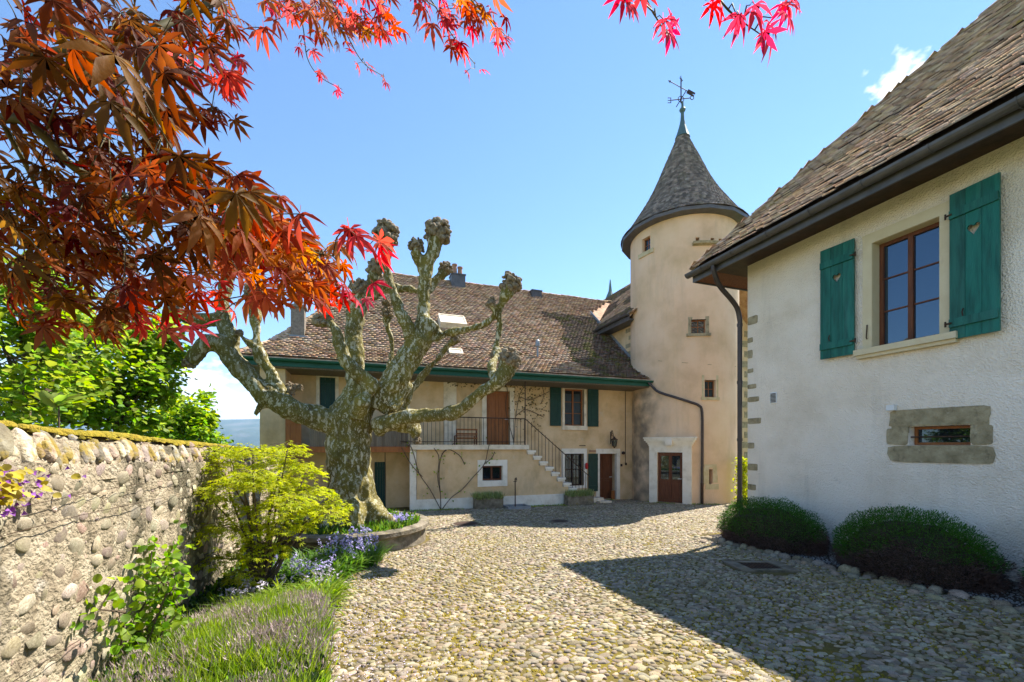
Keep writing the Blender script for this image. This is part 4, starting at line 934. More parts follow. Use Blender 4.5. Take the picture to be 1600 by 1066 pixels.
# ------------------------------------------------------------------ rear wing behind the tower
wing = empty('rear_wing', W(14.5, 20, gW(14.5, 20)), 'taller rear wing with sandstone quoins between the tower and the main roof', 'house')
b = MB(); ze = 7.55; zr = 11.0; VW0 = 16.0; VW1 = 30; U0, U1 = 10.8, 18.2; um = 14.5
b.poly([(U0, VW0, -1.2), (U0, VW1, -1.2), (U0, VW1, ze), (U0, VW0, ze)][::-1]); b.poly([(U0, VW0, -1.2), (U1, VW0, -1.2), (U1, VW0, ze), (um, VW0, zr-.1), (U0, VW0, ze)]); b.poly([(U1, VW0, -1.2), (U1, VW1, -1.2), (U1, VW1, ze), (U1, VW0, ze)])
b.poly([(U0, VW1, -1.2), (U1, VW1, -1.2), (U1, VW1, ze), (um, VW1, zr-.1), (U0, VW1, ze)][::-1])
b.poly([(U0, 14.6, ze), (U0, VW0, ze), (U0, VW0, 2), (U0, 14.6, 2)])
build('wall', b, M['facade'], wing)
b = MB(); eo_ = .55; pw = (zr-ze)/(um-U0); zd = ze-.05-eo_*pw+.25
UE0 = U0-eo_; zE = zr-pw*(um-UE0)
b.poly([(UE0, 14.8, zE), (UE0, VW1, zE), (um, VW1, zr), (um, 14.8, zr)][::-1]); b.poly([(um, 14.8, zr), (um, VW1, zr), (U1+.5, VW1, zE), (U1+.5, 14.8, zE)][::-1])
b.poly([(UE0, 14.8, zE-.15), (UE0, VW1, zE-.15), (um, VW1, zr-.15), (um, 14.8, zr-.15)]); b.poly([(um, 14.8, zr-.15), (um, VW1, zr-.15), (U1+.5, VW1, zE-.15), (U1+.5, 14.8, zE-.15)])
b.poly([(UE0, 14.8, zE-.15), (UE0, 14.8, zE), (um, 14.8, zr), (um, 14.8, zr-.15)]); b.poly([(U1+.5, 14.8, zE-.15), (U1+.5, 14.8, zE), (um, 14.8, zr), (um, 14.8, zr-.15)])
wroof = build('roof', b, M['tile_main'], wing)
Sw = (U3+Z3*pw).normalized(); cw_ = 1/math.hypot(1, pw)
def insw(a, s):
    u = UE0+s*cw_; v = 14.9+a
    return u < um-.05 and v < 29 and (u-TC[0])**2+(v-TC[1])**2 > TR*TR
mm2 = tile_roof(wroof, M['tile_main'], Vector(W(UE0, 14.9, zE)), V3, Sw, int((um-UE0)/cw_/.15), .15, .17, insw, .024, mm=lambda p: noise.noise(p*.8) > .05)
inst('tiles', *TILE, mm2, M['tile_moss_shade'], wroof)
b = MB(); b.box(UE0-.03, UE0+.02, 14.8, VW1, zE-.28, zE+.0); b.box(UE0+.02, U0, 14.8, VW1, zE-.26, zE-.2); build('fascia', b, M['metal'], wing)
b = MB(None); gutter(b, W(UE0-.1, 14.8, zE-.03), W(UE0-.1, 20, zE-.03), -U3); build('gutter', b, M['metal'], wing)
# lead flashing where the main roof meets the wing wall
b = MB()
def rz(v): return H0+FL*(v-VE) if v < VK else HK+PM*(v-VK)
for v0, v1 in ((15.0, 17.0), (17.0, 18.9)):
    b.poly([(UR-.02, v0, rz(v0)+.2), (UR-.02, v1, rz(v1)+.2), (UR-.02, v1, rz(v1)+.03), (UR-.02, v0, rz(v0)+.03)]); b.poly([(UR-.02, v0, rz(v0)+.06), (UR-.02, v1, rz(v1)+.06), (UR-.09, v1, rz(v1)+.06), (UR-.09, v0, rz(v0)+.06)])
    b.poly([(UR-.02, v0, rz(v0)+.2), (UR-.02, v1, rz(v1)+.2), (UR+.01, v1, rz(v1)+.22), (UR+.01, v0, rz(v0)+.22)])
build('flashing', b, M['lead'], wing)
for k in range(5):
    z0 = 5.2+k*.33; q = MB(); q.box(U0-.012, U0+.0, 15.0+random.uniform(0, .1), 15.9-random.uniform(0, .3), z0, z0+.17); build('quoin_stone', q, M['molasse'], wing)
for k in range(13):
    z0 = 1.0+k*.5; q = MB(); q.box(U1-.45-(k % 2)*.25, U1+.012, VW0-.015, VW0+.2, z0, z0+.3); build('quoin_stone', q, M['molasse'], wing)
c = at(953.5, 466, 32); e = empty('roof_turret', c, 'tiny pointed metal turret peeking over the far roof', 'turret')
b = MB(None); b.lathe(c-Z3*1.5, [(.35, 0), (.35, 1.3), (.42, 1.32), (.14, 2.0), (.03, 2.9)], 8); build('spire', b, M['copper'], e)

# ------------------------------------------------------------------ the white cottage on the right
PU = lambda a, d, z: Vector(W(UC+d, a, z))
cot = empty('white_cottage', W(UC+3, 0, gW(UC, 0)), 'white roughcast cottage with teal shutters filling the right side', 'house')
C_WIN = (3.56, 4.38, 3.12, 4.76); C_SM = (3.25, 3.92, 1.61, 1.88)
b = MB(None)
grid_wall(b, PU, (-8, VC), (-.05, 5.72), [(*C_WIN, .3), (*C_SM, .3)], .3, 1)
b.xf = W
b.poly([(UC, VC, -.6), (15, VC, -.6), (15, VC, 5.72), (UC, VC, 5.72)]); b.poly([(15, -8, -.6), (15, VC, -.6), (15, VC, 5.72), (15, -8, 5.72)][::-1]); b.poly([(UC, -8, -.6), (15, -8, -.6), (15, -8, 5.72), (UC, -8, 5.72)])
build('wall', b, M['white_stucco'], cot)
b = MB(); b.box(UC+.02, UC+.1, -8, VC-.02, -.6, -.04); build('plinth', b, M['gravel'], cot)
# cream frame and sill
b = MB(None); surround(b, PU, *C_WIN, .13, .16, 0, .02); build('window_surround', b, M['cream'], cot)
b = MB(None); pbox(b, PU, C_WIN[0]-.22, C_WIN[1]+.2, -.13, .1, C_WIN[2]-.09, C_WIN[2]-.001); pbox(b, PU, C_WIN[0]-.2, C_WIN[1]+.18, -.09, .05, C_WIN[2]-.14, C_WIN[2]-.091); build('window_sill', b, M['cream'], cot)
# lining of the reveal in cream
b = MB(None); 
for q in ((C_WIN[0]+.001, C_WIN[0]+.004, C_WIN[2], C_WIN[3]), (C_WIN[1]-.004, C_WIN[1]-.001, C_WIN[2], C_WIN[3]), (C_WIN[0]+.005, C_WIN[1]-.005, C_WIN[3]-.004, C_WIN[3]-.001), (C_WIN[0]+.005, C_WIN[1]-.005, C_WIN[2]+.001, C_WIN[2]+.004)): pbox(b, PU, q[0], q[1], -.001, .29, q[2], q[3])
build('reveal_lining', b, M['cream'], cot)
window(cot, PU((C_WIN[0]+C_WIN[1])/2, 0, C_WIN[2]+.005), -V3, -U3, C_WIN[1]-C_WIN[0]-.012, C_WIN[3]-C_WIN[2]-.01, .2, 2, 3, .055, M['brown_wood'], M['glass_blue'], label='tall dark brown casement window reflecting the sky')
# grey interior curtain edge
HEART = [(0, -.075), (.025, -.035), (.05, 0), (.058, .025), (.045, .05), (.022, .052), (0, .03), (-.022, .052), (-.045, .05), (-.058, .025), (-.05, 0), (-.025, -.035)]
def heart_shutter(a0, a1, z0, z1, rot, label, hinge):
    """boarded shutter with a heart cut out; a along v"""
    def P(a, d, z):
        h = a0 if hinge == 0 else a1
        return Vector(W(UC-.05+d-abs(a-h)*rot, a, z))
    o = None
    for zb in (z0+(z1-z0)*.11, z0+(z1-z0)*.855):
        b_ = MB(None); pbox(b_, P, a0+.008, a1-.008, -.055, -.031, zb-.055, zb+.055)
        if o is None: o = build('shutter', b_, M['green_wood'], cot, label=label)
        else: build('batten', b_, M['green_wood'], o)
    n = 3; w_ = (a1-a0)/n
    for i in range(n):
        p0, p1 = a0+i*w_+.0025, a0+(i+1)*w_-.0025; q = MB(None); jit = random.uniform(0, .004)
        if i != 1: pbox(q, P, p0, p1, -.03+jit, .0, z0+random.uniform(-.004, .004), z1)
        else:
            hc = (p0+p1)/2; hz = z0+(z1-z0)*.71; hs = 1.15
            outer = [(p0, z0), (p1, z0), (p1, z1), (p0, z1)]; inner = [(hc+x*hs, hz+y*hs) for x, y in HEART]
            tr = tessellate_polygon([[Vector((x, y, 0)) for x, y in outer], [Vector((x, y, 0)) for x, y in inner]])
            al = outer+inner; m_ = len(al)
            fr = [P(x, -.03+jit, y) for x, y in al]; bk = [P(x, 0, y) for x, y in al]
            fc = [list(t) for t in tr]+[[k+m_ for k in t][::-1] for t in tr]
            for k in range(4): k2 = (k+1) % 4; fc.append([k, k2, k2+m_, k+m_])
            for k in range(12): k2 = (k+1) % 12; fc.append([4+k, 4+k+m_, 4+k2+m_, 4+k2])
            q.raw(fr+bk, fc)
        build('plank', q, M['green_wood'], o)
    for zb in (z0+(z1-z0)*.11, z0+(z1-z0)*.855):
        h = a0 if hinge == 0 else a1; s_ = 1 if hinge else -1
        q = MB(None); q.tube([P(h-s_*.04, -.06, zb), P(h+s_*.035, -.045, zb)], .013, 6); q.tube([P(h+s_*.03, -.045, zb-.035), P(h+s_*.03, -.045, zb+.035)], .012, 6); build('hinge', q, M['iron'], o)
    q = MB(None); q.tube([P((a0+a1)/2+.1*(1 if hinge else 1), -.035, z0+.38), P((a0+a1)/2+.1, -.06, z0+.33), P((a0+a1)/2+.1, -.04, z0+.28)], .008, 6); build('latch', q, M['iron'], o)
heart_shutter(4.60, 5.11, 3.08, 4.93, .06, 'left teal shutter with a heart cut-out, opened flat on the wall', 0)
heart_shutter(2.93, 3.43, 3.02, 4.96, .10, 'right teal shutter with a heart cut-out and worn middle plank', 1)
q = MB(None); q.tube([PU(4.44, -.03, 3.5), PU(4.44, -.05, 3.3), PU(4.44, -.03, 3.28)], .009, 6); build('shutter_stay', q, M['iron'], cot)
# small low window in sandstone
def slab(a0, a1, z0, z1, name='stone', m='molasse', d=.016, par=None):
    q_ = MB(None); n_ = 14; cx_, cz_ = (a0+a1)/2, (z0+z1)/2; pts = []
    for k in range(n_):
        t_ = 2*PI*k/n_; cc, ss = math.cos(t_), math.sin(t_); e_ = .28
        x = cx_+(a1-a0)/2*math.copysign(abs(cc)**e_, cc)*random.uniform(.95, 1.02); z = cz_+(z1-z0)/2*math.copysign(abs(ss)**e_, ss)*random.uniform(.94, 1.03); pts.append((x, z))
    fr = [PU(x, -d, z) for x, z in pts]; bk = [PU(x, .02, z) for x, z in pts]
    q_.raw(fr+bk, [list(range(n_))]+[[k, k+n_, (k+1) % n_+n_, (k+1) % n_] for k in range(n_)]); return build(name, q_, M[m], par or cot)
slab(3.08, 4.14, 1.42, C_SM[2], 'rubble_patch', d=.008); slab(C_SM[1], 4.13, C_SM[2], 2.06, 'rubble_patch', d=.009); slab(3.07, C_SM[0], C_SM[2], 2.08, 'rubble_patch', d=.010); slab(C_SM[0]-.02, C_SM[1]+.02, C_SM[3], 2.07, 'rubble_patch', d=.007)
slab(3.05, 4.17, C_SM[3]+.0, 2.13, 'lintel_stone'); slab(3.0, 4.18, 1.36, C_SM[2]-.0, 'sill_stone'); slab(C_SM[1], 4.19, C_SM[2]+.01, C_SM[3]-.01, 'jamb_stone'); slab(3.04, C_SM[0], C_SM[2]+.01, C_SM[3]-.01, 'jamb_stone')
window(cot, PU((C_SM[0]+C_SM[1])/2, 0, C_SM[2]+.004), -V3, -U3, C_SM[1]-C_SM[0]-.01, C_SM[3]-C_SM[2]-.01, .18, 1, 1, .035, M['orange_wood'], M['glass'], mull=0, label='low slit window set in brown sandstone')
q = MB(None); q.tube([PU(C_SM[0], .06, 1.73), PU(C_SM[1], .06, 1.73)], .01, 6); build('window_bar', q, M['iron'], cot)
q = MB(None); pbox(q, PU, 4.05, 4.15, -.09, -.018, 2.13, 2.21); build('wall_lamp', q, M['white_paint'], cot)
q = MB(None); pbox(q, PU, 6.0, 6.14, -.012, -.002, 2.43, 2.64)
gr_ = build('vent', q, M['white_paint'], cot, label='small square vent grille'); q = MB(None)
for k in range(7): pbox(q, PU, 6.015, 6.125, -.02, -.0125, 2.445+k*.026, 2.462+k*.026)
build('grille', q, M['metal'], gr_)
for z0, h_, w_ in ((4.08, .2, .3), (3.72, .12, .16), (3.4, .2, .15), (3.1, .1, .17), (2.77, .11, .26), (2.5, .12, .34), (2.05, .14, .4), (1.55, .14, .2), (1.1, .16, .3), (.7, .14, .25)):
    slab(VC-w_*.8, VC-.004, z0, z0+h_*.85, 'quoin_stone', 'molasse', .008)
# plastic pot-marks: roof
UE = 6.74; VEc = 7.40; ZE = 5.42; PCt = 1.075; UMID = 11.24; HRC = ZE+PCt*(UMID-UE)
b = MB()
VB = -8.7
hipd = UMID-UE
P0, P1, P2, P3 = (UE, VEc, ZE), (2*UMID-UE, VEc, ZE), (2*UMID-UE, VB, ZE), (UE, VB, ZE); R0, R1 = (UMID, VEc-hipd, HRC), (UMID, VB+hipd, HRC)
b.poly([P0, R0, R1, P3]); b.poly([P0, P1, R0]); b.poly([P1, P2, R1, R0]); b.poly([P2, P3, R1])
b.poly([dn(P0, .1), dn(P3, .1), dn(P2, .1), dn(P1, .1)])
for p, q in ((P0, P1), (P1, P2), (P2, P3), (P3, P0)): b.poly([p, q, dn(q, .1), dn(p, .1)])
croof = build('roof', b, M['dark_wood'], cot)
Sc = (U3+Z3*PCt).normalized(); cc_ = 1/math.hypot(1, PCt)
Oc = Vector(W(UE, VEc, ZE))
tile_roof(croof, M['tile_cot'], Oc, -V3, Sc, 50, .125, .17, lambda a, s: (a > s*cc_+.02) and a < 13.5-s*cc_ and s*cc_ < hipd-.05, .024, .018, lift=.075, tilt=.26, nparts=300, near=lambda p: abs(p[0]/max(p[1], .1)) < 1.3 and p[1] > 1)
So = (-V3+Z3*PCt).normalized()
tile_roof(croof, M['tile_cot'], Vector(W(UE, VEc, ZE)), U3, So, 50, .125, .17, lambda a, s: a > s*cc_ and a < 9-s*cc_, .03)
ridge_caps(croof, M['tile_cot'], Vector(P0 and W(*P0))+Z3*.05, Vector(W(*R0))+Z3*.05, .19, .3, 'hip_tile')
b = MB(); b.box(UE-.0, UE+.03, VB, VEc, ZE-.27, ZE-.1-.001); b.box(UE+.031, 2*UMID-UE, VEc-.03, VEc, ZE-.27, ZE-.101); build('fascia', b, M['metal'], cot)
b = MB(); s0, s1 = ZE-.24, ZE+.14; iu = UC-.001; iv_ = VC+.001
b.poly([(UE+.03, VB, s0), (UE+.03, VEc-.03, s0), (iu, iv_, s1), (iu, VB, s1)]); b.poly([(UE+.03, VEc-.03, s0), (2*UMID-UE, VEc-.03, s0), (2*UMID-UE, iv_, s1), (iu, iv_, s1)])
b.poly([(UE+.03, VB, s0+.03), (iu, VB, s1+.03), (iu, iv_, s1+.03), (UE+.03, VEc-.03, s0+.03)]); b.poly([(UE+.03, VEc-.03, s0+.03), (iu, iv_, s1+.03), (2*UMID-UE, iv_, s1+.03), (2*UMID-UE, VEc-.03, s0+.03)]); build('soffit', b, M['brown_wood'], cot)
b = MB(None); gutter(b, W(UE-.085, VEc+.06, ZE-.09), W(UE-.085, VB, ZE-.09), -U3, .085); 
gut = build('gutter', b, M['metal'], cot)
b = MB(None); k = 0
for vv in np.arange(VEc-.4, -3, -.75):
    b2 = MB(None); pts = [Vector(W(UE-.085, vv, ZE-.09))+(-U3)*(math.cos(PI+PI*i/8)*.093)+Z3*math.sin(PI+PI*i/8)*.093 for i in range(9)]; b2.tube(pts, .007, 4); build('bracket', b2, M['metal'], gut)
pz = [W(UE-.08, 6.75, ZE-.16), W(UE-.05, 6.75, ZE-.3), W(UE+.1, 6.76, ZE-.55), W(UE+.42, 6.78, ZE-.78), W(UE+.6, 6.79, ZE-.95), W(UC-.07, 6.79, ZE-1.2), W(UC-.07, 6.79, 4.0), W(UC-.07, 6.79, 2), W(UC-.07, 6.79, .05)]
b = MB(None); b.tube([Vector(p) for p in cr(pz, 5)], .048, 10); build('downpipe', b, M['brown_metal'], cot)
for z0 in (4.1, 2.9, 1.7, .5):
    q = MB(None); q.lathe(W(UC-.07, 6.79, z0), [(.056, 0), (.056, .06)], 10); build('pipe_clamp', q, M['brown_metal'], cot)
q = MB(None); q.lathe(W(UC-.07, 6.79, -.3), [(.062, 0), (.062, .75), (.055, .78)], 10); build('pipe_boot', q, M['iron'], cot)
# border stones and gravel bed along the cottage
b = MB()
for v0, v1 in ((-3, 1), (1, 3), (3, 5), (5, 7)): b.poly([(UBED-.02, v0, gW(UBED, v0)+.03), (UC+.02, v0, gW(UBED, v0)+.07), (UC+.02, v1, gW(UBED, v1)+.07), (UBED-.02, v1, gW(UBED, v1)+.03)][::-1])
tag(build('gravel_bed', b, M['soil'], kind='structure', origin=W(7, 2, -.2)))
bord = empty('stone_border', W(UBED, 3, gW(UBED, 3)), 'row of larger rounded stones edging the bed under the cottage wall', 'stone edging')
Ms = []; v = .2
while v < 7.1:
    L_ = random.uniform(.13, .26); Rm = Matrix.Rotation(math.atan2(CA, -SA)+random.gauss(0, .25), 3, 'Z')
    p = W(UBED+random.gauss(0, .025), v, gW(UBED, v)-.01); Ms.append(frame4(p, Rm.col[0], Rm.col[1], Rm.col[2], L_, random.uniform(.12, .18), random.uniform(.06, .11))); v += L_*.85
    for _ in range(2):
        p = W(UBED-random.uniform(.1, .35), v+random.uniform(-.1, .1), gW(UBED, v)-.01)
        if random.random() < .6: Ms.append(frame4(p, Rm.col[0], Rm.col[1], Rm.col[2], random.uniform(.1, .18), random.uniform(.08, .13), random.uniform(.04, .07)))
parts('stone', 'stones', DOME_HI, Ms, M['cobble'], bord, 300, True)
Ms = []
for _ in range(5200):
    u, v = random.uniform(UBED+.05, UC-.02), random.uniform(.2, 6.9); A_ = random.uniform(0, 6); s = random.uniform(.015, .03)
    Ms.append(frame4(W(u, v, gW(UBED, v)+.03+.04*(u-UBED)/.9), (math.cos(A_), math.sin(A_), 0), (-math.sin(A_), math.cos(A_), 0), (0, 0, 1), s, s*.8, s*.5))
inst('gravel', *DOME_LO[0], Ms, M['gravel'], None)

# ------------------------------------------------------------------ the rubble garden wall on the left
UG = -1.77; GT = .48
gw = empty('garden_wall', W(UG-GT/2, 4, gW(UG, 4)), 'old mortared river stone garden wall with mossy coping on the left', 'wall')
def gw_top(v): return 1.60-.032*v+.03*noise.noise(Vector((v*1.2, 0, 0)))
b = MB(None); V0_, V1_ = -2.5, 10.3; nv = 300; nzr = 44
for i in range(nv+1):
    v = V0_+(V1_-V0_)*i/nv
    for j in range(nzr+1):
        f = j/nzr; z = -.5+(gw_top(v)+.5)*f
        p = Vector(W(UG, v, z)); d = .028*noise.noise(p*2.1)+.018*noise.noise(p*7)+.012*noise.noise(p*17)
        b.vert(*W(UG+d, v, z))
for i in range(nv):
    for j in range(nzr):
        a = i*(nzr+1)+j; b.f.append([a, a+nzr+1, a+nzr+2, a+1])
b.xf = W
b.poly([(UG-GT, V0_, -.5), (UG-GT, V1_, -.5), (UG-GT, V1_, 1.3), (UG-GT, V0_, 1.42)][::-1]); b.poly([(UG-GT, V1_, -.5), (UG, V1_, -.5), (UG, V1_, 1.3), (UG-GT, V1_, 1.3)])
b.poly([(UG-GT, V0_, 1.42), (UG, V0_, 1.42), (UG, V1_, 1.3), (UG-GT, V1_, 1.3)])
b.poly([(UG-GT, V0_, -.5), (UG, V0_, -.5), (UG, V0_, 1.42), (UG-GT, V0_, 1.42)][::-1])
build('mortar', b, M['mortar'], gw, smooth=True)
Ms = []; cells = {}
def far(v, z, r_):
    c = (int(v/.25), int(z/.25))
    for i in (-1, 0, 1):
        for j in (-1, 0, 1):
            for (a, q, rr) in cells.get((c[0]+i, c[1]+j), ()):
                if math.hypot(a-v, (q-z)*1.25) < (r_+rr)*.92: return False
    cells.setdefault(c, []).append((v, z, r_)); return True
for k in range(16000):
    v = random.uniform(.6, 10.2); z = random.uniform(-.35, gw_top(v)-.02); big = k < 4000
    s = random.uniform(.085, .15) if big else random.uniform(.03, .08)
    if not far(v, z, s*.56) or (not big and random.random() < .35): continue
    a = random.gauss(.1, .5); ex = V3*math.cos(a)+Z3*math.sin(a); ey = -V3*math.sin(a)+Z3*math.cos(a); tl = random.gauss(0, .16); n_ = (U3+ex*tl+ey*random.gauss(0, .16)).normalized()
    ex = (ex-n_*ex.dot(n_)).normalized(); ey = n_.cross(ex)
    p = Vector(W(UG-.006, v, z)); d = .028*noise.noise(p*2.1)+.018*noise.noise(p*7)
    Ms.append(frame4(Vector(W(UG-.009+d+random.uniform(-.012, .007), v, z)), ex, ey, n_, s*random.uniform(.95, 1.4), s*random.uniform(.6, .95), s*random.uniform(.11, .25)))
parts('stone', 'stones', DOME_HI, Ms, M['wall_stone'], gw, 300, True, near=lambda p: p[1] > 1.2)
SLABS = [dome(8, [(.75, .86), (.97, .5), (1.0, 0)], s+60) for s in range(5)]
Ms = []; v = -.5
while v < 10.25:
    w_ = random.uniform(.03, .085); zt_ = gw_top(v)+random.gauss(0, .018)
    for lay in range(2):
        n_ = (U3*(1 if lay == 0 else .15)+Z3*(.5 if lay == 0 else 1)+V3*random.gauss(0, .1)).normalized()
        up = (Z3+V3*(.35+random.gauss(0, .16))-U3*(.5 if lay == 0 else 1.3)); up = (up-n_*up.dot(n_)).normalized(); ex = up.cross(n_).normalized()
        p = Vector(W(UG-.03 if lay == 0 else UG-.24, v, zt_+(.1 if lay == 0 else .2)-random.uniform(0, .02)))
        Ms.append(frame4(p-n_*.05, ex, up, n_, w_*1.3, random.uniform(.13, .27), random.uniform(.03, .07)))
    v += w_*.93
parts('coping_stone', 'coping_stones', SLABS, Ms, M['coping'], gw, 300, True, near=lambda p: p[1] > 1.2)
b = MB()        # bedding under the coping
for i in range(60):
    v0 = -2.5+12.7*i/60; v1 = -2.5+12.7*(i+1)/60; a, c = gw_top(v0), gw_top(v1)
    b.poly([(UG-.02, v0, a-.02), (UG-.02, v1, c-.02), (UG-.06, v1, c+.16), (UG-.06, v0, a+.16)]); b.poly([(UG-.06, v0, a+.16), (UG-.06, v1, c+.16), (UG-GT+.04, v1, c+.18), (UG-GT+.04, v0, a+.18)])
    b.poly([(UG-GT+.04, v0, a+.18), (UG-GT+.04, v1, c+.18), (UG-GT, v1, c-.1), (UG-GT, v0, a-.1)])
build('coping_bed', b, M['mortar'], gw)
# moss cushions along the top
Ms = []
for _ in range(4200):
    v = random.uniform(.5, 10.2); n0 = noise.noise(Vector((v*1.1, 5, 0)))
    u = UG-random.triangular(0, .4, .2); 
    if n0+.25*noise.noise(Vector((v*6, u*6, 2))) < -.2-.5*max(0, (2.8-v)/2) or (u > UG-.12 and random.random() < .75): continue
    s = random.uniform(.02, .08)*(1 if u < UG-.12 else .6); A_ = random.uniform(0, 6)
    zz_ = gw_top(v)+.17+.07*(1-abs((u-UG+.24)/.24)**2)
    Ms.append(frame4(Vector(W(u, v, zz_-.02)), (math.cos(A_), math.sin(A_), 0), (-math.sin(A_), math.cos(A_), 0), (0, 0, 1), s*1.3, s, s*.45))
inst('moss', *DOME_HI[1], Ms, M['moss'], gw, True)
for k, zz_ in enumerate((1.28, 1.14, .42, -.02)):
    q = MB(None); q.tube([Vector(W(UG+.045, v, zz_+.015*math.sin(v*2+k)-(.02*v if k > 1 else 0))) for v in np.arange(.5, 8, .5)], .0022, 4); build('wire', q, M['iron'], gw)
# ------------------------------------------------------------------ leaf templates
def maple_leaf(lobes=7, seed=0, droop=.35, detail=True):
    r_ = random.Random(seed); V = []; T = []
    angs = [math.radians(a) for a in ((-118, -78, -38, 0, 38, 78, 118) if lobes == 7 else (-80, -40, 0, 40, 80))]
    lens = [.42, .68, .92, 1.0, .92, .68, .42] if lobes == 7 else [.6, .9, 1, .9, .6]
    for a, L in zip(angs, lens):
        L *= r_.uniform(.9, 1.08); a += r_.uniform(-.09, .09); d = np.array((math.sin(a), math.cos(a))); n = np.array((d[1], -d[0])); base = len(V)
        w = .112*L+.012; lift = r_.uniform(-.12, .06)
        prof = [(0, 0), (.28, .55), (.5, 1.0), (.74, .62), (1.0, 0)]
        for t, ww in prof:
            p = d*L*t; z = -droop*t*t*L+lift*t
            V.append((p[0], p[1], z))
            if 0 < t < 1:
                for s in (-1, 1):
                    q = p+n*s*w*ww; V.append((q[0], q[1], z+.05*ww))
        # indexes: 0 root, 1 c,2 l,3 r, 4 c,5,6, 7 c,8,9, 10 tip
        b_ = base
        T += [(b_, b_+1, b_+2), (b_, b_+3, b_+1)]
        for k in (1, 4):
            T += [(b_+k, b_+k+3, b_+k+4), (b_+k, b_+k+4, b_+k+1), (b_+k, b_+k+2, b_+k+5), (b_+k, b_+k+5, b_+k+3)]
        T += [(b_+7, b_+10, b_+8), (b_+7, b_+9, b_+10)]
    c = len(V)
    for k in range(len(angs)-1):            # webbing near the petiole
        b1, b2 = k*11, (k+1)*11
        T.append((b1, b1+3, b2+2))
    # petiole
    n0 = len(V); V += [(-.012, 0, 0), (.012, 0, 0), (.01, -.35, .1), (-.01, -.35, .1)]; T += [(n0, n0+1, n0+2), (n0, n0+2, n0+3)]
    return np.array(V, float), np.array(T)
ML = [maple_leaf(7, s, .25+.12*(s % 3)) for s in range(5)]
ML += [maple_leaf(7, 31, .6), maple_leaf(7, 32, .05), maple_leaf(5, 33, .5)]
ML5 = [maple_leaf(5, s+9, .15) for s in range(4)]
def round_leaf(asp=.9, fold=.12):
    V = [(0, 0, 0), (0, .5, -fold*.3), (0, 1, -.12)]
    for s in (-1, 1): V += [(s*.30*asp, .12, fold*.5), (s*.5*asp, .45, fold), (s*.32*asp, .82, fold*.3)]
    T = [(0, 1, 4), (0, 4, 3), (1, 2, 5), (1, 5, 4), (0, 7, 1), (0, 6, 7), (1, 8, 2), (1, 7, 8)]
    return np.array(V, float), np.array(T)
RL = [round_leaf(.95, .12), round_leaf(.8, .2)]
NL = [round_leaf(.45, .1)]
BLADE = (np.array([(-.5, 0, 0), (.5, 0, 0), (.42, .5, .06), (-.42, .5, .06), (0, 1, .32)], float), np.array([(0, 1, 2), (0, 2, 3), (3, 2, 4)]))
ARCH = (np.array([(-.5, 0, 0), (.5, 0, 0), (.5, .4, .05), (-.5, .4, .05), (.42, .75, .25), (-.42, .75, .25), (0, .95, .62)], float), np.array([(0, 1, 2), (0, 2, 3), (3, 2, 4), (3, 4, 5), (5, 4, 6)]))
STAR = (np.array([(0, 0, 0)]+[(math.cos(k*PI/3)*(.5 if k % 2 else 1), math.sin(k*PI/3)*(.5 if k % 2 else 1), .25) for k in range(6)], float), np.array([(0, 1+k, 1+(k+1) % 6) for k in range(6)]))
def rv(s=1): return Vector((random.gauss(0, s), random.gauss(0, s), random.gauss(0, s)))
def leafm(p, tip, nrm, s):
    """leaf pointing to tip with face towards nrm"""
    t = Vector(tip).normalized(); x = t.cross(Vector(nrm)).normalized(); z = x.cross(t); return frame4(p, x, t, z, s, s, s)

# ------------------------------------------------------------------ pollarded plane tree in its stone planter
TY = 8.4; TXC = -3.1; PR = 1.4
zp = g(TY)+.40
planter = empty('tree_planter', gp(TXC, TY), 'low round mossy stone basin around the foot of the plane tree', 'planter')
b = MB(None); b.lathe(gp(TXC, TY, 0), [(PR-.03, -.2), (PR-.04, .0), (PR-.05, .26)], 48); build('basin_wall', b, M['trough'], planter)
b = MB(None); b.lathe(gp(TXC, TY, 0), [(PR-.2, .20), (PR-.02, .262), (PR+.03, .30), (PR+.03, .37), (PR-.03, .40), (PR-.14, .40), (PR-.2, .35)], 48)
for i, v_ in enumerate(b.v): p = Vector(v_); d = .025*noise.noise(p*3)+.012*noise.noise(p*11); b.v[i] = tuple(p+Vector((p.x-TXC, p.y-TY, 0)).normalized()*d+Z3*d*.6)
build('rim', b, M['trough'], planter, smooth=False)
b = MB(None); b.lathe(gp(TXC, TY, 0), [(PR-.1, .1), (PR-.1, .30), (.6, .36), (.1, .36)], 32); build('earth', b, M['soil'], planter)

